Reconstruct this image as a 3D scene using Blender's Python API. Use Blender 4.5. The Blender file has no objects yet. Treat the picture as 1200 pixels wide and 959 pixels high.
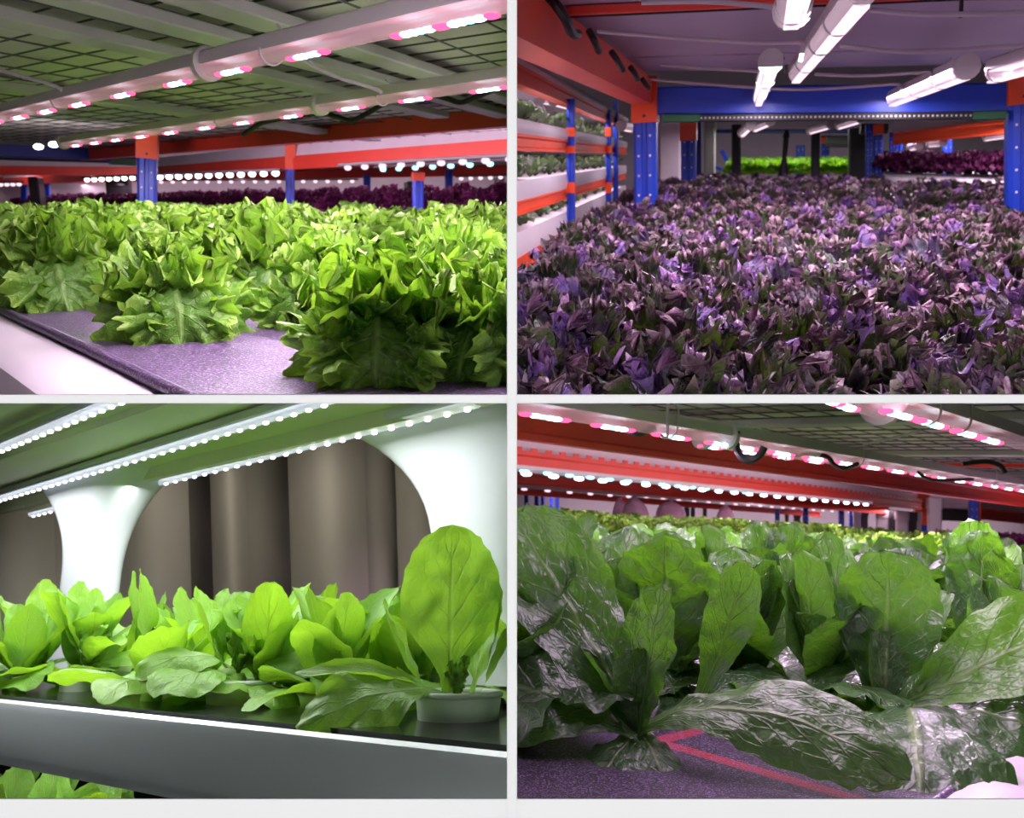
import bpy, bmesh, math, random
import numpy as np
from mathutils import Vector, Matrix, noise
from math import sin, cos, pi, radians, sqrt, atan2

R = random.Random(7)
SC = bpy.context.scene
COL = SC.collection

# ------------------------------------------------------------------ camera
F, CX, CY = 1000.0, 600.0, 467.75          # focal length and optical axis for a 1200 px wide frame
CAM = Vector((0, 0, 1.5))
cd = bpy.data.cameras.new('camera'); cam = bpy.data.objects.new('camera', cd); COL.objects.link(cam)
cd.sensor_width = 36.0; cd.lens = F / 1200 * 36.0; cd.shift_y = -(479.5 - CY) / 1200
cd.clip_start = 0.02; cd.clip_end = 100
cam.location = CAM; cam.rotation_euler = (pi / 2, 0, 0)
cd.dof.use_dof = True; cd.dof.focus_distance = 0.95; cd.dof.aperture_fstop = 30 / 2.6
SC.camera = cam

# ------------------------------------------------------------------ a growing bay: its own level and heading
def pixray(px, py): return Vector(((px - CX) / F, 1.0, (CY - py) / F))
class Bay:
    def __init__(s, hx, hy, slope, sx, sz):
        f = pixray(hx, hy).normalized()
        r = pixray(hx + 100, hy + 100 * slope) - pixray(hx, hy)
        r = (r - f * r.dot(f)).normalized()
        u = r.cross(f)
        s.M3 = Matrix((r, f, u)).transposed()
        s.M = Matrix.Translation(CAM) @ s.M3.to_4x4()
        s.T = s.M3.transposed()
        s.sx, s.sz = sx, sz
    def ray(s, px, py): return s.T @ pixray(px, py)
    def P(s, px, py, z):
        d = s.ray(px, py); return d * (z / d.z)
    def D(s, px, py, y):
        d = s.ray(px, py); return d * (y / d.y)
    def pix(s, p):
        w = s.M3 @ Vector(p)
        if w.y < 0.05: return (-9999, -9999)
        return (CX + F * w.x / w.y, CY - F * w.z / w.y)
A = Bay(297, 240, 0.0, -1, 1)
B_ = Bay(903, 183, 0.0, 1, 1)
C = Bay(297, 735, 0.0, -1, -1)
D_ = Bay(903, 605, 0.054, 1, -1)
BAY_OF = {}
CUR = [A]
def use(b): CUR[0] = b

# ------------------------------------------------------------------ mesh builder
class MB:
    def __init__(s): s.v = []; s.f = []; s.m = []; s.uv = {}; s.r = {}
    def add(s, vs, fs, mi=0):
        o = len(s.v); s.v.extend(Vector(p) for p in vs)
        for f in fs: s.f.append([i + o for i in f]); s.m.append(mi)
        return o
    def prism(s, prof, p0, p1, up=(0, 0, 1), mi=0, caps=True):
        p0 = Vector(p0); p1 = Vector(p1); x = (p1 - p0).normalized(); u = Vector(up)
        y = x.cross(u); y = y.normalized() if y.length > 1e-6 else Vector((1, 0, 0)); u = y.cross(x)
        n = len(prof)
        vs = [p0 + y * a + u * b for a, b in prof] + [p1 + y * a + u * b for a, b in prof]
        fs = [(i, (i + 1) % n, n + (i + 1) % n, n + i) for i in range(n)]
        if caps: fs += [tuple(range(n - 1, -1, -1)), tuple(range(n, 2 * n))]
        s.add(vs, fs, mi)
    def bar(s, p0, p1, w, h, up=(0, 0, 1), mi=0, bev=0.12):
        c = min(w, h) * bev
        a, b = w / 2, h / 2
        s.prism([(-a + c, -b), (a - c, -b), (a, -b + c), (a, b - c), (a - c, b), (-a + c, b), (-a, b - c), (-a, -b + c)], p0, p1, up, mi)
    def box(s, c, sx, sy, sz, mi=0, bev=0.1):
        c = Vector(c); s.bar(c - Vector((0, sy / 2, 0)), c + Vector((0, sy / 2, 0)), sx, sz, (0, 0, 1), mi, bev)
    def tube(s, pts, r, n=8, mi=0, closed=False):
        pts = [Vector(p) for p in pts]; N = len(pts); rs = r if isinstance(r, (list, tuple)) else [r] * N
        vs = []; prev = None
        for i, p in enumerate(pts):
            t = ((pts[(i + 1) % N] - pts[i - 1]) if closed else (pts[min(i + 1, N - 1)] - pts[max(i - 1, 0)])).normalized()
            if prev is None:
                a = Vector((0, 0, 1)) if abs(t.z) < 0.9 else Vector((1, 0, 0)); e1 = (a - t * a.dot(t)).normalized()
            else: e1 = (prev - t * prev.dot(t)).normalized()
            prev = e1; e2 = t.cross(e1)
            for k in range(n):
                an = 2 * pi * k / n; vs.append(p + (e1 * cos(an) + e2 * sin(an)) * rs[i])
        fs = []
        for i in range(N if closed else N - 1):
            j = (i + 1) % N
            for k in range(n): fs.append((i * n + k, i * n + (k + 1) % n, j * n + (k + 1) % n, j * n + k))
        if not closed: fs += [tuple(range(n - 1, -1, -1)), tuple(range((N - 1) * n, N * n))]
        s.add(vs, fs, mi)
    def lathe(s, prof, c=(0, 0, 0), n=32, mi=0):
        c = Vector(c); m = len(prof); vs = []; fs = []
        for r, z in prof:
            for k in range(n): vs.append(c + Vector((r * cos(2 * pi * k / n), r * sin(2 * pi * k / n), z)))
        for i in range(m - 1):
            for k in range(n): fs.append((i * n + k, i * n + (k + 1) % n, (i + 1) * n + (k + 1) % n, (i + 1) * n + k))
        s.add(vs, fs, mi)
    def ell(s, c, ax, ay, az, n=10, m=6, mi=0, x=(1, 0, 0), y=(0, 1, 0), z=(0, 0, 1)):
        c = Vector(c); x, y, z = Vector(x) * ax, Vector(y) * ay, Vector(z) * az; vs = [c - z]; fs = []
        for i in range(1, m):
            th = -pi / 2 + pi * i / m
            for k in range(n): vs.append(c + x * cos(th) * cos(2 * pi * k / n) + y * cos(th) * sin(2 * pi * k / n) + z * sin(th))
        vs.append(c + z); e = len(vs) - 1
        for k in range(n):
            fs.append((0, 1 + (k + 1) % n, 1 + k)); fs.append((e, e - n + k, e - n + (k + 1) % n))
        for i in range(m - 2):
            for k in range(n): fs.append((1 + i * n + k, 1 + i * n + (k + 1) % n, 1 + (i + 1) * n + (k + 1) % n, 1 + (i + 1) * n + k))
        s.add(vs, fs, mi)
    def plate(s, quad, th, mi=0):                      # a slab: quad of points (counter-clockwise seen from its outer side), thickness downwards of normal
        q = [Vector(p) for p in quad]; n = (q[1] - q[0]).cross(q[-1] - q[0]).normalized()
        k = len(q); s.add(q + [p - n * th for p in q], [tuple(range(k)), tuple(range(2 * k - 1, k - 1, -1))] + [(i, k + i, k + (i + 1) % k, (i + 1) % k) for i in range(k)], mi)
    def mesh(s, name, mats, smooth=True, loc=None):
        me = bpy.data.meshes.new(name)
        vs = s.v if loc is None else [p - loc for p in s.v]
        me.from_pydata([tuple(p) for p in vs], [], s.f); me.update()
        for m in (mats if isinstance(mats, (list, tuple)) else [mats]): me.materials.append(m)
        if max(s.m, default=0): me.polygons.foreach_set('material_index', s.m)
        if s.uv:
            ar = np.zeros(len(vs) * 3, 'f'); rr = np.zeros(len(vs), 'f')
            for i, (a, b) in s.uv.items(): ar[3 * i] = a; ar[3 * i + 1] = b
            for i, a in s.r.items(): rr[i] = a
            me.attributes.new('leafuv', 'FLOAT_VECTOR', 'POINT'); me.attributes['leafuv'].data.foreach_set('vector', ar)
            me.attributes.new('rnd', 'FLOAT', 'POINT'); me.attributes['rnd'].data.foreach_set('value', rr)
        if smooth == 'auto':
            me.polygons.foreach_set('use_smooth', [True] * len(s.f)); me.set_sharp_from_angle(angle=radians(35))
        elif smooth: me.polygons.foreach_set('use_smooth', [True] * len(s.f))
        return me

# ------------------------------------------------------------------ objects
def tag(o, label=None, cat=None, group=None, kind=None):
    if label: o['label'] = label
    if cat: o['category'] = cat
    if group: o['group'] = group
    if kind: o['kind'] = kind
    return o
def thing(name, label, cat, loc=(0, 0, 0), rot=None, group=None):
    o = bpy.data.objects.new(name, None); COL.objects.link(o); o.empty_display_size = 0.03
    m = CUR[0].M @ Matrix.Translation(Vector(loc))
    if rot is not None: m = m @ rot
    o.matrix_basis = m; BAY_OF[o.name] = CUR[0]; o['_l'] = list(Vector(loc))
    return tag(o, label, cat, group)
def part(name, mb, mats, parent, smooth='auto', local=False, label=None):
    loc = None if local else Vector(root_of(parent)['_l'])
    o = bpy.data.objects.new(name, mb.mesh(name, mats, smooth, loc) if isinstance(mb, MB) else mb); COL.objects.link(o); o.parent = parent
    if label: o['label'] = label
    return o
def root_of(o):
    while o.parent: o = o.parent
    return o
def single(name, mb, mats, label, cat, loc=(0, 0, 0), smooth='auto', group=None, kind=None):
    o = bpy.data.objects.new(name, mb.mesh(name, mats, smooth, Vector(loc))); COL.objects.link(o)
    o.matrix_basis = CUR[0].M @ Matrix.Translation(Vector(loc)); BAY_OF[o.name] = CUR[0]; o['_l'] = list(Vector(loc))
    return tag(o, label, cat, group, kind)
def copy_thing(src, loc, rz, sc, label, cat, group, tilt=(0, 0)):
    c = src.copy(); COL.objects.link(c)
    c.matrix_basis = CUR[0].M @ Matrix.Translation(Vector(loc)) @ Matrix.Rotation(tilt[0], 4, 'X') @ Matrix.Rotation(tilt[1], 4, 'Y') @ Matrix.Rotation(rz, 4, 'Z') @ Matrix.Scale(sc, 4)
    BAY_OF[c.name] = CUR[0]; tag(c, label, cat, group); c.hide_render = False
    for ch in CHILD.get(src.name, []):
        d = ch.copy(); COL.objects.link(d); d.parent = c; d.matrix_parent_inverse = Matrix.Identity(4)
    return c
CHILD = {}
PROTO = []
def structure(name, mb, mats, label=None, smooth='auto', world=False):
    o = bpy.data.objects.new(name, mb.mesh(name, mats, smooth)); COL.objects.link(o); o['kind'] = 'structure'
    if not world: o.matrix_basis = CUR[0].M; BAY_OF[o.name] = CUR[0]
    if label: o['label'] = label
    return o
def label_of(p): return tuple(round(x, 2) for x in p)
def area(p, q, width, power, color, down=(0, 0, -1), spread=180, name='grow_or_fill_lamp'):
    """lamp of a tube, or an added fill lamp, from p to q (bay coordinates), shining along `down`"""
    p = Vector(p); q = Vector(q); b = CUR[0]
    if isinstance(b, Bay):                                   # the lamp ends where its own bay ends
        ok = []
        for i in range(101):
            w = b.M3 @ (p + (q - p) * (i / 100))
            if w.x * b.sx > .012 + width / 2 and w.z * b.sz > .01 + min(width / 3, .014) and w.y > .72 + width / 4: ok.append(i)
        if not ok: print('LAMP OUTSIDE', name, label_of(p)); return None
        if len(ok) < 101: print('lamp cut', round(len(ok) / 101, 2), tuple(round(x, 2) for x in p), tuple(round(x, 2) for x in q))
        power *= len(ok) / 101; p, q = p + (q - p) * (ok[0] / 100), p + (q - p) * (ok[-1] / 100)
    ld = bpy.data.lights.new(name, 'AREA'); ld.shape = 'RECTANGLE'
    ld.size = (q - p).length; ld.size_y = width; ld.energy = power; ld.color = color; ld.spread = radians(spread)
    x = (q - p).normalized(); z = -Vector(down); z = (z - x * z.dot(x)).normalized(); y = z.cross(x)
    o = bpy.data.objects.new(name, ld); COL.objects.link(o)
    o.matrix_basis = CUR[0].M @ Matrix.Translation((p + q) / 2) @ Matrix((x, y, z)).transposed().to_4x4()
    return o

# ------------------------------------------------------------------ materials
def nodes(name):
    m = bpy.data.materials.new(name); m.use_nodes = True; t = m.node_tree; t.nodes.clear()
    out = t.nodes.new('ShaderNodeOutputMaterial'); return m, t, out
def N(t, kind, **kw):
    n = t.nodes.new(kind)
    for k, v in kw.items():
        if k.startswith('i_'):
            key = k[2:].replace('_', ' ')
            n.inputs[int(key) if key.isdigit() else key].default_value = v
        else: setattr(n, k, v)
    return n
def math_(t, op, a, b=None, c=None, clamp=False):
    n = N(t, 'ShaderNodeMath', operation=op, use_clamp=clamp)
    for i, x in enumerate((a, b, c)):
        if x is None: continue
        if isinstance(x, (int, float)): n.inputs[i].default_value = x
        else: t.links.new(x, n.inputs[i])
    return n.outputs[0]
def mixc(t, f, a, b):
    n = N(t, 'ShaderNodeMix', data_type='RGBA')
    for i, x in ((0, f), (6, a), (7, b)):
        if isinstance(x, (int, float)): n.inputs[i].default_value = x
        elif isinstance(x, (tuple, list)): n.inputs[i].default_value = (*x[:3], 1)
        else: t.links.new(x, n.inputs[i])
    return n.outputs[2]
def srgb(r, g, b):
    f = lambda c: (c / 255 / 12.92) if c <= 10 else ((c / 255 + 0.055) / 1.055) ** 2.4
    return (f(r), f(g), f(b))
def plain(name, col, rough=0.5, metal=0.0, var=0.12, vscale=8.0, bump=0.0, bscale=60.0, spec=0.5, coat=0.0, col2=None):
    m, t, out = nodes(name); b = N(t, 'ShaderNodeBsdfPrincipled'); t.links.new(b.outputs[0], out.inputs[0])
    tc = N(t, 'ShaderNodeTexCoord'); n = N(t, 'ShaderNodeTexNoise', i_Scale=vscale, i_Detail=5.0); t.links.new(tc.outputs['Object'], n.inputs['Vector'])
    c2 = col2 or tuple(c * (1 - var * 2) for c in col)
    t.links.new(mixc(t, n.outputs['Fac'], tuple(min(1, c * (1 + var)) for c in col), c2), b.inputs['Base Color'])
    b.inputs['Roughness'].default_value = rough; b.inputs['Metallic'].default_value = metal; b.inputs['Specular IOR Level'].default_value = spec
    b.inputs['Coat Weight'].default_value = coat
    if bump:
        n2 = N(t, 'ShaderNodeTexNoise', i_Scale=bscale, i_Detail=6.0); t.links.new(tc.outputs['Object'], n2.inputs['Vector'])
        bp = N(t, 'ShaderNodeBump', i_Strength=bump, i_Distance=0.004); t.links.new(n2.outputs['Fac'], bp.inputs['Height']); t.links.new(bp.outputs[0], b.inputs['Normal'])
    return m
def glow(name, col, strength):
    m, t, out = nodes(name); e = N(t, 'ShaderNodeEmission', i_Strength=strength); e.inputs[0].default_value = (*col, 1)
    t.links.new(e.outputs[0], out.inputs[0]); m.cycles.emission_sampling = 'NONE'; return m
def lens(name, col, clear, emit, rough=0.25):
    """clear plastic cover of a lamp, itself faintly luminous"""
    m, t, out = nodes(name); b = N(t, 'ShaderNodeBsdfPrincipled', i_Roughness=rough); b.inputs['Base Color'].default_value = (*col, 1)
    b.inputs['Emission Color'].default_value = (*col, 1); b.inputs['Emission Strength'].default_value = emit
    tr = N(t, 'ShaderNodeBsdfTransparent'); mx = N(t, 'ShaderNodeMixShader', i_0=clear); t.links.new(b.outputs[0], mx.inputs[1]); t.links.new(tr.outputs[0], mx.inputs[2])
    t.links.new(mx.outputs[0], out.inputs[0]); m.cycles.emission_sampling = 'NONE'; return m
def leafmat(name, base, dark, vein, trans, tfac=0.35, rough=0.38, nv=7.0, k=2.2, edge=None, edge_amt=0.0, alt=None, bump=0.5, ribw=0.13, spec=0.5, veinamt=0.7, crink=26.0, crinkle=0.5, alt_lo=0.45, alt_hi=0.6, sheen=0.0, split=None, edge_pow=3.0):
    m, t, out = nodes(name); L = t.links.new
    at = N(t, 'ShaderNodeAttribute', attribute_name='leafuv'); sp = N(t, 'ShaderNodeSeparateXYZ'); L(at.outputs['Vector'], sp.inputs[0])
    rn = N(t, 'ShaderNodeAttribute', attribute_name='rnd').outputs['Fac']
    u, v = sp.outputs[0], math_(t, 'ABSOLUTE', sp.outputs[1])
    tc = N(t, 'ShaderNodeTexCoord')
    nz = N(t, 'ShaderNodeTexNoise', i_Scale=crink, i_Detail=4.0); L(tc.outputs['Object'], nz.inputs['Vector'])
    wob = math_(t, 'MULTIPLY_ADD', nz.outputs['Fac'], 0.5, -0.25)
    rib = math_(t, 'SUBTRACT', 1.0, math_(t, 'DIVIDE', v, math_(t, 'MULTIPLY_ADD', u, -ribw, ribw * 1.12)), clamp=True)
    q = math_(t, 'ADD', math_(t, 'SUBTRACT', math_(t, 'MULTIPLY', u, nv), math_(t, 'MULTIPLY', v, k)), wob)
    fr = math_(t, 'MULTIPLY', math_(t, 'ABSOLUTE', math_(t, 'SUBTRACT', math_(t, 'FRACT', q), 0.5)), 2.0)
    sv = math_(t, 'MULTIPLY', math_(t, 'SUBTRACT', math_(t, 'POWER', fr, 9.0), 0.12, clamp=True), math_(t, 'SUBTRACT', 1.05, v, clamp=True))
    mp = N(t, 'ShaderNodeCombineXYZ'); L(math_(t, 'MULTIPLY', u, 9.0), mp.inputs[0]); L(math_(t, 'MULTIPLY', sp.outputs[1], 4.0), mp.inputs[1]); L(math_(t, 'MULTIPLY', rn, 37.0), mp.inputs[2])
    vo = N(t, 'ShaderNodeTexVoronoi', feature='DISTANCE_TO_EDGE', i_Scale=1.3); L(mp.outputs[0], vo.inputs['Vector'])
    net = math_(t, 'SUBTRACT', 1.0, math_(t, 'MULTIPLY', vo.outputs['Distance'], 9.0), clamp=True)
    veins = math_(t, 'MAXIMUM', math_(t, 'MAXIMUM', math_(t, 'POWER', rib, 0.6), sv), math_(t, 'MULTIPLY', net, 0.22))
    rs = rn
    if split: q_ = N(t, 'ShaderNodeMapRange', i_1=split[0], i_2=split[1]); L(rn, q_.inputs[0]); rs = q_.outputs[0]
    c = mixc(t, rs, dark, base)
    if alt: 
        f = N(t, 'ShaderNodeMapRange', i_1=alt_lo, i_2=alt_hi); L(math_(t, 'FRACT', math_(t, 'MULTIPLY', rn, 7.31)), f.inputs[0]); c = mixc(t, f.outputs[0], c, alt)
    c = mixc(t, math_(t, 'MULTIPLY', nz.outputs['Fac'], 0.35), c, dark)
    if edge: c = mixc(t, math_(t, 'MULTIPLY', math_(t, 'MAXIMUM', math_(t, 'POWER', v, edge_pow), math_(t, 'POWER', u, edge_pow + 4.0), clamp=True), edge_amt), c, edge)
    c = mixc(t, math_(t, 'MULTIPLY', veins, veinamt), c, vein)
    b = N(t, 'ShaderNodeBsdfPrincipled', i_Roughness=rough); L(c, b.inputs['Base Color']); b.inputs['Specular IOR Level'].default_value = spec
    b.inputs['Coat Weight'].default_value = sheen; b.inputs['Coat Roughness'].default_value = 0.42
    h = math_(t, 'ADD', math_(t, 'MULTIPLY', veins, -0.35), math_(t, 'MULTIPLY', nz.outputs['Fac'], crinkle))
    n3 = N(t, 'ShaderNodeTexNoise', i_Scale=crink * 3.2, i_Detail=2.0); L(tc.outputs['Object'], n3.inputs['Vector']); h = math_(t, 'ADD', h, math_(t, 'MULTIPLY', n3.outputs['Fac'], crinkle * .45))
    bp = N(t, 'ShaderNodeBump', i_Strength=bump, i_Distance=0.006); L(h, bp.inputs['Height']); L(bp.outputs[0], b.inputs['Normal'])
    tr = N(t, 'ShaderNodeBsdfTranslucent'); L(mixc(t, math_(t, 'MULTIPLY', veins, 0.5), trans, tuple(x * 0.75 for x in trans)), tr.inputs[0]); L(bp.outputs[0], tr.inputs['Normal'])
    mx = N(t, 'ShaderNodeMixShader', i_0=tfac); L(b.outputs[0], mx.inputs[1]); L(tr.outputs[0], mx.inputs[2]); L(mx.outputs[0], out.inputs[0])
    return m
# ------------------------------------------------------------------ leaves and plants
def sm(a, b, x):
    x = min(1, max(0, (x - a) / (b - a))); return x * x * (3 - 2 * x)
def wprof(shape, u):
    if shape == 'oval':
        p = 0.14
        if u < p: return 0.13
        q = (u - p) / (1 - p); return max(0.13 * (1 - q), sin(pi * min(1, q ** 0.9)) ** 0.6) if q < 1 else 0
    if shape == 'spoon':
        w = 0.32 + 0.68 * sm(0.02, 0.62, u); return w * (1 if u < 0.62 else sqrt(max(0, 1 - ((u - 0.62) / 0.38) ** 2.3)))
    if shape == 'round':
        w = 0.16 + 0.84 * sm(0.02, 0.5, u); return w * (1 if u < 0.5 else sqrt(max(0, 1 - ((u - 0.5) / 0.5) ** 2.2)))
    w = 0.22 + 0.78 * sm(0.0, 0.6, u); return w * (1 if u < 0.66 else sqrt(max(0, 1 - ((u - 0.66) / 0.34) ** 3.0)))
def leaf(mb, base, az, L, W, a0, a1, shape='fan', cup=0.25, ruf=0.1, rf=6, teeth=0.0, tn=11, twist=0.0, nu=14, nv=10, rnd=None, bow=1.0, crk=0.03, rng=R, swirl=0.0, mi=0, yfold=0.0):
    """one leaf: az heading, a0 -> a1 rise angle of the midrib (degrees) from base to tip; W is the half width"""
    base = Vector(base); az = radians(az); K = 26; tab = [base.copy()]; fr = []
    for i in range(K + 1):
        u = i / K; a = radians(a0 + (a1 - a0) * u ** bow); z = az + radians(swirl) * u
        hd = Vector((cos(z), sin(z), 0)); t = hd * cos(a) + Vector((0, 0, 1)) * sin(a); s = Vector((-sin(z), cos(z), 0))
        tw = radians(twist) * min(1.0, u * 1.7); n = t.cross(s); s2 = s * cos(tw) + n * sin(tw); n2 = n * cos(tw) - s * sin(tw)
        fr.append((t, s2, n2))
        if i: tab.append(tab[-1] + t * (L / K))
    ph = rng.random() * 6.28; ph2 = rng.random() * 6.28; rn = rng.random() if rnd is None else rnd; sd = Vector((rng.random() * 50, rng.random() * 50, rng.random() * 50))
    idx = []; o = len(mb.v)
    for i in range(nu + 1):
        u = 1 - (1 - i / nu) ** 1.25; w = wprof(shape, u) * W
        for j in range(nv + 1):
            v = -1 + 2 * j / nv; v = math.copysign(abs(v) ** 0.85, v)
            x, y = u * L, v * w
            th = atan2(y / max(W, 1e-4), (x - 0.42 * L) / (0.5 * L))
            e = max(abs(v) ** 1.6 * min(1, u * 3), sm(0.72, 1.0, u))
            if teeth:
                q = th * tn / 2 + ph; tri = 2 * abs((q / 2 / pi * 2) % 1 - 0.5) * 2 - 1; q2 = th * tn * 1.35 + ph2
                k = 1 + teeth * e ** 2 * (tri + 0.45 * sin(q2)); x = 0.42 * L + (x - 0.42 * L) * k; y *= k
            g = max(0, x / L * K); gi = min(K - 1, int(g)); t, s, n = fr[min(K, int(round(min(g, K))))]
            p = tab[gi] + (tab[gi + 1] - tab[gi]) * (g - gi)
            yy = y; zz = cup * (y * y) / max(W, 1e-4) - yfold * abs(y)
            zz += ruf * W * e * (sin(rf * th + ph) + 0.55 * sin(rf * 2.17 * th + ph2))
            cn = noise.noise(Vector((x * 38, y * 38, 0)) + sd) + 0.5 * noise.noise(Vector((x * 90, y * 90, 3)) + sd)
            zz += crk * W * cn * min(1, u * 4)
            # keep arc length when the blade cups strongly
            k = 1 / sqrt(1 + (1.2 * cup * y / max(W, 1e-4)) ** 2)
            mb.v.append(p + s * yy * k + n * zz); q = len(mb.v) - 1; mb.uv[q] = (u, v); mb.r[q] = rn
    for i in range(nu):
        for j in range(nv):
            a = o + i * (nv + 1) + j; mb.f.append([a, a + 1, a + nv + 2, a + nv + 1]); mb.m.append(mi)
def stem_mb(h, r, n=10):
    m = MB(); m.lathe([(r * 1.15, -0.004), (r * 1.1, 0.004), (r, h * 0.5), (r * 0.8, h), (0.0005, h * 1.05)], n=n)
    for i in range(len(m.v)): m.uv[i] = (0.1, 0.0); m.r[i] = 0.6
    return m
def frilly(seed, hi=0, s=1.0):                          # loose green lettuce with ragged, waved leaf edges
    g = random.Random(seed); mb = MB(); nu, nv = (44, 36) if hi else (28, 22); U = g.uniform
    a = -90 if hi else U(0, 360); kw = dict(nu=nu, nv=nv, crk=.1, rng=g)
    for k in range(6):
        if hi and k in (0, 1, 5):                       # broad outer leaves hang down to the mat
            b = radians(a + k * 60); o = .026
            leaf(mb, (cos(b) * o, sin(b) * o, .074 if k == 0 else .066), a + k * 60 + U(-8, 8), s * (.125 if k == 0 else .115), s * (.076 if k == 0 else .066), 34, -104, 'round', .08, .2, U(9, 13), .075, 33, U(-8, 8), rnd=.3, bow=.62, **kw)
        else: leaf(mb, (0, 0, 0.016), a + k * 60 + U(-10, 10), s * U(.11, .13), s * U(.056, .066), U(52, 66), U(-60, -10), 'fan', U(.05, .25), .22, U(9, 13), .11, 31, U(-15, 15), **kw)
    a += 28
    for k in range(7): leaf(mb, (0, 0, 0.018), a + k * 51 + U(-14, 14), s * U(.118, .138), s * U(.048, .06), U(64, 76), U(5, 42), 'fan', .25, .26, U(10, 14), .1, 31, U(-20, 20), **kw)
    for k in range(7): leaf(mb, (0, 0, 0.02), a + k * 51 + U(-20, 20), s * U(.105, .136), s * U(.032, .048), U(76, 86), U(40, 80), 'fan', .35, .34, U(10, 14), .11, 27, U(-30, 30), **kw)
    return mb
def kale(seed, hi=0, s=1.0):                            # purple leaf with toothed, tightly curled margins
    g = random.Random(seed); mb = MB(); nu, nv = (46, 38) if hi else (30, 24); U = g.uniform; a = U(0, 360); kw = dict(nu=nu, nv=nv, crk=.13, rng=g)
    for k in range(7): leaf(mb, (0, 0, 0.01), a + k * 51 + U(-16, 16), s * U(.13, .16), s * U(.046, .06), U(50, 66), U(-45, 5), 'fan', U(-.25, .2), .2, U(11, 17), .12, 43, U(-25, 25), **kw)
    a += 20
    for k in range(8): leaf(mb, (0, 0, 0.014), a + k * 45 + U(-16, 16), s * U(.135, .165), s * U(.04, .054), U(64, 80), U(-20, 40), 'fan', U(-.2, .4), .25, U(12, 18), .13, 43, U(-40, 40), **kw)
    for k in range(5): leaf(mb, (0, 0, 0.02), a + k * 72 + U(-20, 20), s * U(.125, .155), s * U(.028, .038), U(80, 90), U(45, 85), 'fan', .5, .34, U(12, 18), .14, 33, U(-50, 50), **kw)
    return mb
def romaine(seed, hi=0, s=1.0):                         # upright cos lettuce with broad ribs
    g = random.Random(seed); mb = MB(); nu, nv = (26, 20) if hi else (18, 13); U = g.uniform; a = U(0, 360); kw = dict(nu=nu, nv=nv, crk=.1, rng=g)
    for k in range(6): leaf(mb, (0, 0, 0.01), a + k * 60 + U(-20, 20), s * U(.19, .23), s * U(.054, .068), U(40, 58), U(-50, 10), 'spoon', U(-.3, .2), .1, U(4, 6), .03, 25, U(-25, 25), **kw)
    a += 30
    for k in range(7): leaf(mb, (0, 0, 0.014), a + k * 51 + U(-20, 20), s * U(.19, .23), s * U(.048, .062), U(62, 78), U(30, 82), 'spoon', U(.0, .45), .09, U(4, 6), .03, 25, U(-35, 35), **kw)
    for k in range(4): leaf(mb, (0, 0, 0.02), a + k * 90 + U(-20, 20), s * U(.12, .19), s * U(.032, .046), U(74, 86), U(60, 88), 'spoon', .5, .1, U(4, 6), .03, 21, U(-25, 25), rnd=.97, **kw)
    return mb
def butter(seed, hi=1, s=1.0):                          # young soft lettuce, oval leaves on short stalks
    g = random.Random(seed); mb = MB(); U = g.uniform; a = U(0, 360); kw = dict(nu=22, nv=16, crk=.06, rng=g)
    for k in range(6): leaf(mb, (0, 0, 0.004), a + k * 60 + U(-18, 18), s * U(.12, .165), s * U(.036, .05), U(28, 50), U(-55, -5), 'oval', U(-.35, .2), .06, U(4, 6), .02, 23, U(-30, 30), **kw)
    a += 36
    for k in range(6): leaf(mb, (0, 0, 0.008), a + k * 60 + U(-22, 22), s * U(.12, .18), s * U(.034, .046), U(54, 80), U(20, 80), 'oval', U(-.1, .5), .07, U(4, 6), .02, 23, U(-35, 35), **kw)
    for k in range(5): leaf(mb, (0, 0, 0.01), a + k * 72 + U(-18, 18), s * U(.045, .085), s * U(.018, .026), U(70, 86), U(50, 88), 'fan', .3, .22, 6, .1, 13, U(-15, 15), nu=10, nv=8, crk=.06, rng=g, rnd=.95)
    return mb
def seedling(seed, hi=0, s=1.0):
    g = random.Random(seed); mb = MB(); U = g.uniform; a = U(0, 360)
    for k in range(9): leaf(mb, (0, 0, 0.0), a + k * 40 + U(-15, 15), s * U(.05, .075), s * U(.016, .024), U(45, 88), U(0, 80), 'fan', .2, .25, 6, .15, 11, U(-30, 30), 7, 6, crk=.1, rng=g)
    return mb
def protos(kind, seeds, mat, stemmat, name, hi=0, parts=True, stem=(.018, .012)):
    """one plant of each form, from which the rows are copied"""
    out = []
    for sd in seeds:
        if parts:
            o = bpy.data.objects.new(name, None); COL.objects.link(o)
            f = bpy.data.objects.new('foliage', kind(sd, hi).mesh('foliage', mat)); COL.objects.link(f); f.parent = o
            st = bpy.data.objects.new('stem', stem_mb(*stem).mesh('stem', stemmat)); COL.objects.link(st); st.parent = o
            CHILD[o.name] = [f, st]; PROTO.extend([f, st])
        else:
            o = bpy.data.objects.new(name, kind(sd, hi).mesh(name, mat)); COL.objects.link(o)
        PROTO.append(o); out.append(o)
    return out
def hero(name, label, cat, loc, leaves, mat, stemmat, extra=None, stem=(.012, .012), group=None, tilt=(0, 0)):
    """a plant whose leaves are set one by one; each leaf is a part"""
    t = thing(name, label, cat, loc, Matrix.Rotation(radians(tilt[0]), 4, 'X') @ Matrix.Rotation(radians(tilt[1]), 4, 'Y'), group=group); g = random.Random(hash_(label))
    for i, kw in enumerate(leaves):
        m = MB(); kw = dict(kw); b = kw.pop('base', (0, 0, .012)); az = kw.pop('az'); lab = kw.pop('label', None); kw.setdefault('rng', g)
        kw.setdefault('nu', 30); kw.setdefault('nv', 24)
        leaf(m, (b[0] * 1, b[1] * 1, b[2]), az, **kw)
        part('leaf', m, mat, t, True, local=True, label=lab)
    if extra: part('heart_leaves', extra, mat, t, True, local=True)
    part('stem', stem_mb(*stem), stemmat, t, True, local=True)
    return t
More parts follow.
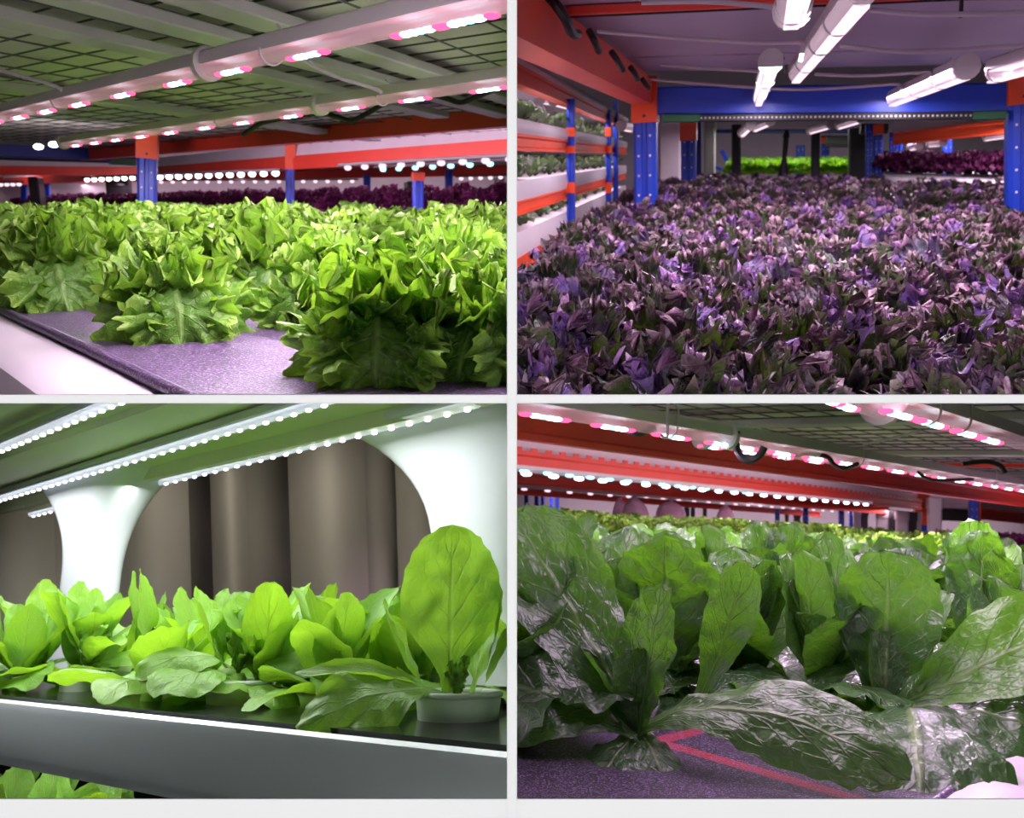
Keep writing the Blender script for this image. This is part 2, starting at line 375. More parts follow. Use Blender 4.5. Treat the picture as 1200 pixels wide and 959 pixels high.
def hash_(s): return sum((i + 1) * ord(c) for i, c in enumerate(s)) % 99991
# ------------------------------------------------------------------ shared materials
M = {}
M['white_wall'] = plain('white_wall', (.86, .86, .865), .6, var=.01)
M['blue'] = plain('blue_paint', srgb(28, 66, 190), .38, var=.1, bump=.05)
M['blue_dark'] = plain('dark_blue_paint', srgb(22, 50, 140), .4, var=.12)
M['orange'] = plain('orange_paint', srgb(238, 84, 40), .42, var=.08, bump=.04)
M['red'] = plain('red_orange_paint', srgb(226, 66, 48), .45, var=.08, bump=.04)
M['tray'] = plain('white_tray_plastic', srgb(226, 216, 222), .32, var=.05)
M['tray_underside'] = plain('tray_underside', srgb(196, 194, 186), .5, var=.1)
M['zinc'] = plain('zinc_wire', srgb(80, 82, 80), .45, .6, var=.1)
M['zinc_bar'] = plain('zinc_crossbar', srgb(164, 164, 160), .5, .05, var=.12)
M['black'] = plain('black_rubber', srgb(18, 18, 20), .45, var=.2)
M['dark'] = plain('dark_grey_metal', srgb(52, 50, 54), .5, var=.15)
M['grey'] = plain('pale_grey_wall', srgb(176, 166, 172), .7, var=.06)
M['green'] = plain('green_plastic', srgb(20, 92, 50), .4, var=.1)
M['housing'] = plain('lamp_housing', srgb(196, 190, 190), .38, var=.05)
M['wire'] = plain('white_cable', srgb(190, 180, 186), .45, var=.05)
M['stem'] = plain('lettuce_stem', srgb(150, 180, 90), .5, var=.1)
M['stem_purple'] = plain('kale_stem', srgb(110, 80, 100), .5, var=.1)
M['lens'] = lens('lamp_cover_pink', (.95, .55, .68), .6, .2)
M['lens_white'] = lens('lamp_cover_white', (.93, .8, .87), .5, .16)
M['led_red'] = glow('led_red', (1, .07, .2), 3.0)
M['led_white'] = glow('led_white', (.86, .95, 1), 9.0)
M['led_cyan'] = glow('led_cyan', (.3, .8, 1), 3.2)
M['led_pink'] = glow('led_pink', (1, .7, .84), 1.5)
M['led_cool'] = glow('led_cool_white', (.93, .96, 1), 5.0)

# ------------------------------------------------------------------ lamps and rack pieces
def axes(p0, p1):
    x = (Vector(p1) - Vector(p0)).normalized(); z = Vector((0, 0, 1)); z = (z - x * z.dot(x)).normalized(); y = z.cross(x)
    return Matrix((x, y, z)).transposed().to_4x4()
def grow_light(label, p0, p1, dia, ts, group=None, style='pink', ends=(1, 1), clips=(), ll=.05, cat='grow light', housing=1.0, lens_m=None, glow_m=None, cap_r=.78):
    """tube lamp from p0 to p1: housing, cover, one child per diode cluster, end caps and clip rings"""
    p0 = Vector(p0); p1 = Vector(p1); Ln = (p1 - p0).length
    t = thing('grow_light', label, cat, p0, axes(p0, p1), group); r = dia / 2
    m = MB(); m.prism([(-r * .95, 0), (r * .95, 0), (r, r * .3), (r * .86, r * 1.0 * housing), (r * .55, r * 1.2 * housing), (-r * .55, r * 1.2 * housing), (-r * .86, r * 1.0 * housing), (-r, r * .3)], (0, 0, 0), (Ln, 0, 0))
    part('housing', m, M['housing'], t, 'auto', True)
    m = MB(); m.prism([(r * .92 * cos(a), r * .92 * sin(a)) for a in [pi + pi * i / 12 for i in range(13)]], (.002, 0, 0), (Ln - .002, 0, 0))
    part('cover', m, lens_m or M['lens' if style == 'pink' else 'lens_white'], t, 'auto', True)
    for x in ts:
        if not -.001 <= x <= Ln: continue
        m = MB()
        if style == 'pink':
            for k, (dx, mi) in enumerate(((-.44, 0), (-.22, 1), (-.04, 2), (.12, 1), (.26, 1), (.45, 0))): m.ell((x + dx * ll, 0, -r * .9), ll * (.13 if mi == 0 else .11), r * (.5 if mi == 0 else .42), r * .2, 8, 5, mi)
            part('led', m, [M['led_red'], M['led_white'], M['led_cyan']], t, True, True)
        else:
            m.bar((x - ll / 2, 0, -r * .93), (x + ll / 2, 0, -r * .93), r * .9, r * .2); part('led', m, glow_m or M['led_pink'], t, 'auto', True)
    for e, x in ((0, 0), (1, Ln)):
        if ends[e]:
            s = -1 if e == 0 else 1
            m = MB(); q = r * cap_r * 1.9
            m.prism([(q * cos(a), q * sin(a) + r * .15) for a in [2 * pi * i / 14 for i in range(14)]], (x - .008, 0, 0), (x + .008, 0, 0))
            c = part('end_cap', m, M['housing'], t, 'auto', True)
            m = MB(); m.ell((x, -q * .98, r * .35), r * .2, r * .08, r * .2, 8, 5); part('screw', m, M['dark'], c, True, True)
    for x in clips:
        m = MB(); m.tube([(x, r * 1.04 * cos(a), r * 1.06 * sin(a)) for a in [pi * .95 + pi * 1.1 * i / 12 for i in range(13)]], r * .09, 6)
        m.tube([(x, -r * 1.04, 0), (x, -r * 1.1, r * 1.5), (x, -r * .6, r * 2.1)], r * .09, 6); part('clip', m, M['housing'], t, True, True)
    return t
def spaced(L, d, o=.03): return [o + d * i for i in range(int((L - o) / d) + 1)]
def beam_mb(mb, p0, p1, h, w, mi=0, lip=True):
    """rack beam whose lower edge runs p0-p1: box with a stepped face and a lip on top"""
    u = Vector((0, 0, 1)); a = w / 2
    prof = [(-a, 0), (a, 0), (a, h * .18), (a * .62, h * .26), (a * .62, h * .74), (a, h * .82), (a, h), (-a * .4, h), (-a * .4, h * .82), (-a, h * .82)]
    mb.prism(prof, p0, p1, u, mi)
def cable(pts, r, sub=6):
    """smooth run through the points"""
    P = [Vector(p) for p in pts]; out = []
    for i in range(len(P) - 1):
        a, b, c, d = P[max(i - 1, 0)], P[i], P[i + 1], P[min(i + 2, len(P) - 1)]
        for k in range(sub):
            t = k / sub; out.append(.5 * ((2 * b) + (c - a) * t + (2 * a - 5 * b + 4 * c - d) * t * t + (3 * b - a - 3 * c + d) * t ** 3))
    out.append(P[-1]); m = MB(); m.tube(out, r, 7); return m
def upright(t, p0, p1, w, face=(0, -1, 0), mat=None, brackets=(), holes=True, br_mat=None, name='upright', rivets=True):
    """perforated post from p0 up to p1; the orange brackets are its sub-parts"""
    p0 = Vector(p0); p1 = Vector(p1); m = MB(); a = w / 2; d = w * .42
    ax = (p1 - p0).normalized(); fc = Vector(face); fc = (fc - ax * fc.dot(ax)).normalized(); sd = ax.cross(fc)
    m.prism([(-a, -d), (a, -d), (a, d * .6), (a * .72, d), (a * .25, d), (a * .15, d * .7), (-a * .15, d * .7), (-a * .25, d), (-a * .72, d), (-a, d * .6)], p0, p1, fc)
    if holes:
        n = int((p1 - p0).length / (w * .85)); o = len(m.v)
        for i in range(n):
            c = p0 + ax * (w * .85 * (i + .5))
            for sx in (-.5, .5): m.ell(c + sd * (a * sx) + fc * d, w * .055, w * .03, w * .055, 6, 4, 1, sd, fc, ax)
    o = part(name, m, [mat or M['blue'], M['tray']], t, 'auto')
    for lo, hi in brackets:
        b = MB(); q0 = p0 + ax * lo; q1 = p0 + ax * hi
        b.prism([(-a * 1.12, -d * 1.1), (a * 1.12, -d * 1.1), (a * 1.12, d * 1.12), (-a * 1.12, d * 1.12)], q0, q1, fc)
        if rivets:
            for s in (.15, .85): b.ell(q0 + (q1 - q0) * s + fc * d * 1.12, w * .07, w * .04, w * .07, 8, 4, 1, sd, fc, ax)
        part('bracket', b, [br_mat or M['orange'], M['dark']], o, 'auto')
    return o
# ================================================================== BAY A: green lettuces under pink tubes (upper, towards the left)
use(A)
M['lettuce'] = leafmat('green_lettuce_leaf', srgb(140, 184, 66), srgb(64, 118, 38), srgb(166, 204, 116), srgb(152, 206, 50), .36, .4, 6, 2.6, edge=srgb(176, 216, 88), edge_amt=.55, bump=1.0, veinamt=.62, crink=34, crinkle=.8)
M['mat_sheet'] = plain('growing_mat_sheet', srgb(92, 72, 104), .36, var=.3, vscale=9, bump=.35, bscale=240, col2=srgb(38, 28, 40))
t_ = M['mat_sheet'].node_tree; b_ = [n for n in t_.nodes if n.type == 'BSDF_PRINCIPLED'][0]; tc_ = [n for n in t_.nodes if n.type == 'TEX_COORD'][0]; old_ = b_.inputs['Base Color'].links[0].from_socket
vo_ = N(t_, 'ShaderNodeTexVoronoi', i_Scale=300); t_.links.new(tc_.outputs['Object'], vo_.inputs['Vector']); t_.links.new(mixc(t_, math_(t_, 'LESS_THAN', vo_.outputs['Distance'], .33), old_, srgb(150, 124, 168)), b_.inputs['Base Color'])
zb = -.16
e1, e0 = A.P(205, 463, zb), A.P(0, 365, zb)
d1 = (e0 - e1).normalized(); d2 = Vector((d1.y, -d1.x, 0))            # along the tray edge / across the bed
g0 = e1 - d1 * .45
far0, far1 = A.P(700, 140.5, .276), A.P(100, 188, .276)               # lower edge of the red beam on the far side
rk = (far1 - far0).normalized()
# tray with its rounded white lip
m = MB(); tl = 9.0
prof = [(0, -.012), (-.004, -.004), (.012, -.004), (.05, -.009), (.072, -.02), (.084, -.045), (.088, -.1), (.1, -.24), (.085, -.24), (.07, -.1), (.06, -.06), (.04, -.03), (0, -.024)]
# prism's side axis is x cross up = across the bed away from the plants when running backwards along d1
m.prism([(-a, b) for a, b in prof], g0 + Vector((0, 0, zb)) * 0, g0 + d1 * tl, (0, 0, 1))
tA = thing('grow_tray', 'white grow tray edge with rounded lip below the black mat of green lettuces', 'tray', g0)
part('lip', m, M['tray'], tA)
m = MB(); m.plate([g0 + d2 * 0, g0 + d2 * 4.6, g0 + d2 * 4.6 + d1 * tl, g0 + d1 * tl], .02); m.v = [p - Vector((0, 0, .006)) for p in m.v]
part('bottom', m, M['tray'], tA)
# black mat with a rolled edge and round cut-outs
tm = thing('growing_mat', 'dark perforated mat with rolled edge under the green lettuces', 'mat', g0)
m = MB(); m.plate([g0, g0 + d2 * 4.6, g0 + d2 * 4.6 + d1 * tl, g0 + d1 * tl], .003); part('sheet', m, M['mat_sheet'], tm)
m = MB(); m.tube([g0 + d1 * (tl * i / 40) + Vector((0, 0, .002)) + d2 * (.003 + .0015 * sin(i * 2.3)) for i in range(41)], .0065, 8); part('rolled_edge', m, M['mat_sheet'], tm, True)

# rack: ceiling of the tier, beams, uprights
rkA = thing('storage_rack', 'red and blue steel rack carrying the green lettuce bed and its mesh deck', 'rack', far0)
zc = .335
a_ = Vector((-.747, 1, 0)).normalized(); c_ = Vector((.75, 1, 0)).normalized(); o_ = A.P(300, 60, zc); o_.y -= .2
m = MB()
cw = Vector((0, 0, 1)); c0 = far0 + rk * -1.5; c1 = far0 + rk * 6
near = Vector((-1.2, -3.4, 0))
m.plate([Vector((p.x, p.y, zc + .02)) for p in (c0, c1, c1 + near, c0 + near)], .01)
m.v = m.v[:]; part('deck_panel', m, M['tray_underside'], rkA)
m = MB()
for i in range(-20, 24): m.tube([o_ + c_ * (i * .095) - a_ * 1.6, o_ + c_ * (i * .095) + a_ * 3.2], .0022, 5)
for i in range(-9, 20): m.tube([o_ + a_ * (i * .17) - c_ * 1.8 + Vector((0, 0, -.004)), o_ + a_ * (i * .17) + c_ * 2.2 + Vector((0, 0, -.004))], .0022, 5)
part('wire_mesh', m, M['zinc'], rkA, True)
for px, py in ((40, 28), (262, 45), (455, 70), (120, 118)):
    q = A.P(px, py, zc - .02); m = MB(); m.bar(q - c_ * 1.6, q + c_ * 1.7, .075, .022); part('crossbar', m, M['zinc_bar'], rkA)
hA = .12
m = MB(); beam_mb(m, far0, far1, hA, .05); part('beam', m, M['red'], rkA)
b0, b1 = A.P(166, 189.5, .276), A.P(-80, 181.5, .272)
m = MB(); m.bar(b0 + Vector((0, 0, .055)), b1 + Vector((0, 0, .055)), .05, .11); part('end_beam', m, M['blue_dark'], rkA)
m = MB(); m.bar(A.D(128, 188, b0.y * .99), A.D(-40, 183, b0.y * .99), .05, .035); s_ = part('cable_duct', m, M['black'], rkA)
m = MB(); m.bar(A.D(160, 190, b0.y * .985), A.D(128, 188.5, b0.y * .985), .055, .045); part('duct_end', m, M['green'], s_)
pb = A.D(172, 300, 4.72); pt = A.D(173, 150, 4.72)
upright(rkA, pb, pt, .088, brackets=((pt - pb).length * 0 + .49 and ((300 - 199) * 4.72 / 1000, (300 - 168) * 4.72 / 1000),))

# the two lamp lines near the camera, two tubes each
zt = .235
def lampline(pxa, pxb, z): return A.P(*pxa, z), A.P(*pxb, z)
La = lambda px: A.P(px, 64 - .2345 * (px - 300), zt)
Lb = lambda px: A.P(px, 172 - .1457 * (px - 45) , zt)
GA = 'pink LED tubes over the green lettuces'
def tsof(Lf, p0, pxs): return [(Lf(x) - p0).length for x in pxs]
pa, pj, pe = La(660), La(243), La(-60)
grow_light('pink LED tube in the upper lamp line, running out past the top corner', pa, pj, .04, tsof(La, pa, (548, 490, 360, 272)), GA, clips=tsof(La, pa, (318,)), ends=(0, 1), ll=.095)
grow_light('pink LED tube in the upper lamp line beyond the round joint', pj + (pe - pj).normalized() * .02, pe, .04, tsof(La, pj + (pe - pj).normalized() * .02, (207, 143, 92, 54, 22, -6)), GA, clips=tsof(La, pj, (74,)), ends=(0, 0), ll=.085)
pa, pj, pe = Lb(660), Lb(375), Lb(75)
grow_light('pink LED tube in the lower lamp line with dark cable loops behind', pa, pj, .036, tsof(Lb, pa, (640, 573, 486, 411)), GA, clips=tsof(Lb, pa, (448,)), ends=(0, 1), ll=.095)
grow_light('pink LED tube in the lower lamp line reaching the dark blue beam', pj + (pe - pj).normalized() * .02, pe, .036, tsof(Lb, pj + (pe - pj).normalized() * .02, (341, 285, 240, 199, 165, 136, 111, 89)), GA, clips=tsof(Lb, pj, (262,)), ends=(0, 1), ll=.085)
for px in (63, 45):
    q = Lb(px); m = MB(); m.ell(q, .02, .014, .012, 8, 5); single('led_spot', m, M['led_white'], 'small white LED spot at the far end of the lower lamp line' if px == 63 else 'tiny LED spot against the dark blue beam, last of its line', 'LED', q, group='LED spots on the blue beam')
# black cable loops behind the lower line, thin white hanging wire
pts = [A.D(x, y, 2.35 + (594 - x) * .002) for x, y in ((285, 158), (305, 145), (330, 139), (372, 133), (395, 137), (412, 141), (432, 132), (455, 120), (500, 112), (522, 115), (540, 120), (560, 113), (585, 104), (640, 97))]
single('cable', cable(pts, .008), M['black'], 'black cable hanging in loops below the lower pink tube line', 'cable', pts[0])
pts = [A.D(x, y, 1.75) for x, y in ((352, 68), (372, 80), (400, 92), (440, 104), (447, 110))]
single('cable', cable(pts, .004), M['wire'], 'thin white wire sagging between the two pink tube lines', 'cable', pts[0])
pts = [A.D(x, y, 2.1) for x, y in ((-20, 76), (20, 88), (60, 99), (72, 106))]
single('cable', cable(pts, .004), M['wire'], 'thin pale wire above the far end of the upper tube', 'cable', pts[0])

# neighbouring racks behind
def rack_behind(label, pix0, pix1, z, h, trayh, ups, w=.07, extra=None, beam_m=None):
    p0, p1 = A.P(*pix0, z), A.P(*pix1, z)
    t = thing('storage_rack', label, 'rack', p0); dr = (p1 - p0).normalized()
    m = MB(); beam_mb(m, p0, p1, h, .05); part('beam', m, beam_m or M['red'], t)
    if trayh:
        m = MB(); off = Vector((0, .06, 0)); m.prism([(-.03, 0), (.01, 0), (.03, trayh), (.45, trayh + .01), (.45, trayh + .02), (.0, trayh + .02)], p0 + off + Vector((0, 0, h)), p1 + off + Vector((0, 0, h))); part('gutter', m, M['tray'], t)
    for px, top, split, bot in ups:
        k = abs((px - pix0[0]) / (pix1[0] - pix0[0])); q = A.P(px, pix0[1] + (pix1[1] - pix0[1]) * k, z); y = q.y - .06
        lo, hi = A.D(px, bot, y), A.D(px, top, y)
        br = ((bot - split) * y / 1000, (bot - top) * y / 1000 - .01)
        upright(t, lo, hi, w, brackets=(br,) if split > top else (), holes=False, rivets=False)
    return t, p0, p1
t2, q0, q1 = rack_behind('orange beamed rack with pale gutter behind the green lettuce bed', (640, 182), (-60, 221.5), .275, .105, .07, ((340, 170, 206, 300), (490, 203, 214, 262)))
rack_behind('short orange beam with pale gutter seen past the near blue rack post', (163, 206.5), (-60, 205), .238, .075, .05, ())
t3, r0, r1 = rack_behind('thin far orange rack beyond the row of purple lettuces', (660, 204.5), (-60, 217), .30, .11, .05, ((430, 205, 205, 262), (526, 200, 200, 262), (55, 198, 198, 262), (28, 198, 198, 262)), w=.08)
G2 = 'far LED strips behind the lettuce bed'
def far_strip(label, pa, pb, n, z, r, mt):
    a, b = A.P(*pa, z), A.P(*pb, z); t = thing('led_strip', label, 'LED strip', a, axes(a, b), G2); L = (b - a).length
    m = MB(); m.bar((0, 0, r * .9), (L, 0, r * .9), r * 1.4, r * .8); part('channel', m, M['dark'], t, 'auto', True)
    for i in range(n):
        m = MB(); m.ell((L * (i + .5) / n, 0, 0), r * 1.1, r, r * .8, 8, 5); part('led', m, mt, t, True, True)
far_strip('far LED strip of pink spots under the orange beam, in front of purple lettuces', (612, 186), (398, 197), 9, .22, .022, M['led_pink'])
far_strip('far LED strip of cyan spots just under its pink twin', (612, 190), (440, 199), 8, .225, .02, M['led_cyan'])
far_strip('far LED strip of white spots between the blue posts', (330, 203), (182, 208), 12, .21, .024, M['led_white'])
far_strip('far LED strip of pinkish spots one line below the white spots', (420, 212.5), (182, 213.5), 17, .22, .02, M['led_pink'])
far_strip('far LED strip of white spots beyond the dark blue end beam', (160, 208.5), (98, 211), 7, .21, .022, M['led_white'])
far_strip('far LED strip of warm white spots in front of the bluish post', (26, 216), (-30, 217), 8, .2, .024, M['led_pink'])
far_strip('far LED strip low at the partition, thin pink spots', (605, 207.5), (535, 209.5), 6, .25, .022, M['led_pink'])

# rear wall and dark equipment beyond the racks
m = MB(); m.box(A.D(300, 225, 15.0) + Vector((0, 0, 0)), 16, .1, 6, bev=.01); structure('wall_back', m, M['grey'])
for px, y0, y1, w, lab in ((140, 190, 260, 22, 'dark machine standing behind the blue rack post'), (45, 212, 260, 9, 'dark cabinet between the two far blue posts'), (480, 214, 260, 8, 'dark upright column beside the small orange post'), (585, 208, 260, 6, 'thin dark column in front of the pale wall')):
    c = A.D(px, (y0 + y1) / 2, 12); m = MB(); m.box(c, w * .012, .3, (y1 - y0) * .012); m.box(c + Vector((0, -.16, (y1 - y0) * .003)), w * .009, .03, (y1 - y0) * .004)
    single('cabinet', m, M['dark'], lab, 'cabinet', c)

# plants
pv = protos(frilly, (1, 2, 3, 4, 5), M['lettuce'], M['stem'], 'green_lettuce')
ph = protos(frilly, (11, 12, 13, 14), M['lettuce'], M['stem'], 'green_lettuce', hi=1)
heroes = [((212, 392), .88, 0, 0.1, 'frilly green lettuce standing alone on the bare mat, by the tray edge'),
          ((62, 358), 1.06, 1, .4, 'big frilly green lettuce nearest the tray edge behind the lone one'),
          ((388, 380), .9, 2, -.7, 'frilly green lettuce with a tall dark leaf behind the two front heads'),
          ((448, 436), .86, 3, -.15, 'yellow-centred frilly lettuce whose broad leaf hangs over the bare mat'),
          ((568, 434), .76, 0, .35, 'frilly green lettuce in front at the partition, beside the yellow-centred one'),
          ((318, 352), 1.1, 1, -1.1, 'dark-sided frilly lettuce behind the bare patch of mat'),
          ((535, 380), .95, 2, 1.2, 'frilly green lettuce behind the front head at the partition'),
          ((120, 335), 1.1, 3, 2.1, 'frilly green lettuce tucked behind the big one by the tray edge')]
for (px, py), sc, k, rz, lab in heroes:
    copy_thing(ph[k], A.P(px, py, zb), rz, sc * .98, lab, 'lettuce', 'green lettuces on the dark mat', (.1, 0))
g = random.Random(3); cnt = 0
hp = [(A.P(px, py, zb)) for (px, py), *_ in heroes]
for i in range(0, 46):
    for j in range(0, 26):
        s = .1 + i * .2; q = g0 + d1 * s + d2 * (.13 + j * .2 + (.1 if i % 2 else 0)); q = q + Vector((g.uniform(-.03, .03), g.uniform(-.03, .03), 0))
        w = (q - far0); side = rk.x * w.y - rk.y * w.x
        px, py = A.pix(q)
        if side < .12 or py > 352 or px < -60 or px > 660 or q.y < 1.1: continue
        if min((q - h).length for h in hp) < .15: continue
        copy_thing(g.choice(pv), q, g.uniform(0, 6.28), g.uniform(.94, 1.14), 'frilly light green lettuce in the dense rows filling the bed behind the bare mat', 'lettuce', 'green lettuces in the dense rows', (g.uniform(-.1, .14), g.uniform(-.1, .1))); cnt += 1
print('lettuces', cnt)
M['purple'] = leafmat('purple_lettuce_leaf', srgb(96, 28, 78), srgb(52, 14, 48), srgb(120, 50, 100), srgb(130, 30, 90), .25, .4, 6, 2.4, edge=srgb(140, 50, 110), edge_amt=.4)
pp = protos(frilly, (21, 22, 23), M['purple'], M['stem_purple'], 'purple_lettuce', parts=False)
n = 34
for row in range(2):
    for i in range(n):
        k = (i + .5 * row) / n; q = q0 + (q1 - q0) * k + Vector((.1 * row, .35 + .3 * row, 0)); q.z = -.075 if row == 0 else -.05
        px, py = A.pix(q)
        if px < -20 or px > 620: continue
        copy_thing(g.choice(pp), q, g.uniform(0, 6.28), 1.25 + .1 * row, 'small purple lettuce in the far row beyond the green bed', 'lettuce', 'purple lettuces on the rack behind')
m = MB(); m.plate([Vector((p.x, p.y + o, -.085)) for p, o in ((q0, .1), (q0, 1.2), (q1, 1.2), (q1, .1))][::-1], .03)
if m.v[0].z < 0: single('grow_tray', m, M['tray'], 'far tray holding the row of purple lettuces behind the green bed', 'tray', q0)

# light
area(Vector((-.1, .83, .17)), Vector((.16, .83, .17)), .03, 3.6, (1, .8, 1), (0, .45, -1))  # added fill lamp, unseen, aimed at the front lettuces
area(A.D(-40, 150, 13.2), A.D(585, 150, 13.2), .3, 130, (1, .74, .88))  # added fill lamp brightening the rear wall
area(A.P(150, 205, .2), A.P(-40, 203, .2), .05, 8, (1, .75, .9), (0, .6, -1))
area(A.D(10, 212, 4.0), A.D(150, 212, 4.2), .05, 2.5, (1, .8, .95), (0, .95, .15))  # added fill lamp aimed at the blue end beam
for x, y, w_ in ((-.1, .82, .9), (.06, .82, 1.9), (.17, .84, 2.0)): area(Vector((x, y, .2)), Vector((x + .02, y + .42, .2)), .04, w_, (1, .82, 1))
pk = (1, .8, 1)
for (f, a, b, pw) in ((La, 600, -40, 15), (Lb, 600, 80, 18)):
    area(f(a) - Vector((0, 0, .035)), f(b) - Vector((0, 0, .035)), .03, pw, pk)
pA, pB = far0 + Vector((.25, 1.3, -.05)), far1 + Vector((.25, 1.3, -.05))
area(pA, pB, .05, 26, (1, .66, .85)); area(far0 + Vector((.3, .5, .0)), far1 + Vector((.3, .5, .0)), .05, 34, (1, .7, .9), (.55, .75, -.35)); area(q0 + Vector((0, .9, -.02)), q1 + Vector((0, .9, -.02)), .05, 26, (1, .7, .88)); area(r0 + Vector((0, 1.2, 0)), r1 + Vector((0, 1.2, 0)), .05, 34, (1, .72, .9))  # the tilted one is an added fill lamp for the pale gutter
for s in (1.0, 2.2, 3.2):
    p = e1 + d1 * s + d2 * 1.3; area(Vector((p.x - .5, p.y - .2, .2)), Vector((p.x + .9, p.y + .6, .2)), .03, 9, (1, .82, 1))
# ================================================================== BAY B: purple kale bed under white-pink tubes
use(B_)
M['kale'] = leafmat('purple_kale_leaf', srgb(136, 100, 190), srgb(40, 24, 42), srgb(176, 146, 190), srgb(86, 108, 30), .2, .34, 8, 2.8, edge=srgb(184, 124, 158), edge_amt=.6, edge_pow=16.0, alt=srgb(52, 84, 30), split=(.5, .7), alt_lo=.5, alt_hi=.56, bump=1.0, veinamt=.45, crink=60, crinkle=1.0, sheen=.35)
M['seedling'] = leafmat('seedling_leaf', srgb(96, 122, 74), srgb(72, 76, 66), srgb(110, 130, 90), srgb(70, 100, 40), .25, .4, 5, 2, bump=.3)
M['bright'] = leafmat('bright_lettuce_leaf', srgb(168, 214, 60), srgb(110, 178, 40), srgb(190, 220, 110), srgb(180, 230, 50), .4, .4, 6, 2.4)
M['panel'] = plain('ceiling_sheet', srgb(178, 168, 184), .55, var=.06, vscale=3)
zb = -.34; zcan = -.218
# bed tray and rack
tB = thing('grow_tray', 'long tray under the dense purple kale bed', 'tray', (0, 1, zb))
lft = lambda y: -.30 - .09 * y
m = MB(); m.plate([Vector((lft(.5) - .02, .5, zb)), Vector((2.6, .5, zb)), Vector((2.6, 9.2, zb)), Vector((lft(9.2) - .02, 9.2, zb))], .02); part('bottom', m, M['tray'], tB)
m = MB(); m.bar(Vector((lft(.5) - .03, .5, zb + .02)), Vector((lft(9.2) - .03, 9.2, zb + .02)), .02, .09); part('rim', m, M['tray'], tB)
dP = 3.9
rkB = thing('storage_rack', 'blue and orange steel rack around the purple kale bed', 'rack', (-.56, dP, zb))
bx = lambda px, py, y: B_.D(px, py, y)
e_ = bx(757, 126, dP); zl = .215
n_ = Vector((e_.x + .045, 1.0, zl)); e_ = Vector((e_.x, dP, zl))
m = MB(); beam_mb(m, e_, n_, .115, .055); part('beam', m, M['orange'], rkB)
m = MB(); m.bar(n_ + Vector((-.045, 0, .012)), e_ + Vector((-.045, 0, .012)), .05, .02); part('beam_flange', m, M['orange'], rkB)
pb = bx(757, 262, dP); pt = bx(756, 96, dP)
upright(rkB, pb, pt, .098, brackets=((((262 - 152) * dP / 1000), ((262 - 104) * dP / 1000)),))
pb = bx(1196, 262, dP); pt = bx(1197, 92, dP)
upright(rkB, pb, pt, .1, brackets=((((262 - 145) * dP / 1000), ((262 - 98) * dP / 1000)),))
m = MB(); m.bar(bx(764, 118.5, dP), bx(1190, 115, dP), .05, .112); part('end_beam', m, M['blue'], rkB)
m = MB(); y_ = dP - .03; p, q = bx(820, 138.5, y_), bx(1139, 135.5, y_); m.bar(p, q, .04, .03)
for i in range(62):
    c = p + (q - p) * ((i + .5) / 62) + Vector((0, -.021, 0)); m.ell(c, .0042, .002, .0042, 6, 4, 1)
duct = part('cable_duct', m, [M['black'], M['housing']], rkB)
m = MB(); m.bar(bx(778, 139, y_ - .005), bx(820, 138.5, y_ - .005), .045, .034); part('duct_end', m, M['green'], duct)
m = MB(); m.bar(bx(1139, 135.5, y_ - .005), bx(1178, 135, y_ - .005), .045, .034); part('duct_end', m, M['green'], duct)
# tier ceiling: sheets with seams and the red stiffener
zc = .335; cs = thing('ceiling_sheet', 'purple grey sheets roofing the tier over the kale bed', 'ceiling panel', (0, 2, zc))
ys = [.75, 1.35, 2.05, 2.72, 3.32, 3.86]
for i in range(5):
    m = MB(); m.box((.9, (ys[i] + ys[i + 1]) / 2, zc + .01 + .004 * (i % 2)), 3.1, ys[i + 1] - ys[i] - .008, .012, bev=.2)
    m.v = [p + Vector((0, 0, .006 * sin(p.x * 3 + i))) for p in m.v]; part('sheet', m, M['panel'], cs)
m = MB(); m.bar((-.52, 2.12, zc - .008), (2.4, 2.12, zc - .008), .02, .02); part('stiffener', m, M['red'], rkB)
m = MB(); m.bar((-.52, 2.145, zc - .014), (2.4, 2.145, zc - .014), .008, .012); part('stiffener_edge', m, M['black'], rkB)

# tube lamps
GB = 'white LED tubes over the kale bed'
def tubeB(label, pn, pf, z, dia, ends, clips=(), n=None):
    a, b = B_.P(*pn, z), B_.P(*pf, z); L = (b - a).length; d = .062
    return grow_light(label, a, b, dia, spaced(L, d, .03), GB, 'white', ends, [L * c for c in clips], .052, cap_r=.64)
tubeB('white LED tube hanging in the middle of the tier, running out past the top edge', (1012, -14), (934, 86), .262, .058, (0, 0), (.22, .45, .75))
tubeB('short foreshortened white LED tube ending above the blue beam', (903, 74), (889, 118), .225, .052, (1, 0), (.3,))
tubeB('near white LED tube whose rounded end just reaches into view at the top edge', (938, -40), (928, 15), .225, .052, (0, 1), (.8,))
tubeB('slanting white LED tube with a round screw joint at its near end', (1133, 80), (1047, 116), .21, .052, (1, 0), (.25, .55))
tubeB('white LED tube running out of view beside the round screw joint', (1226, 66), (1166, 84), .205, .052, (0, 0), (.9,))
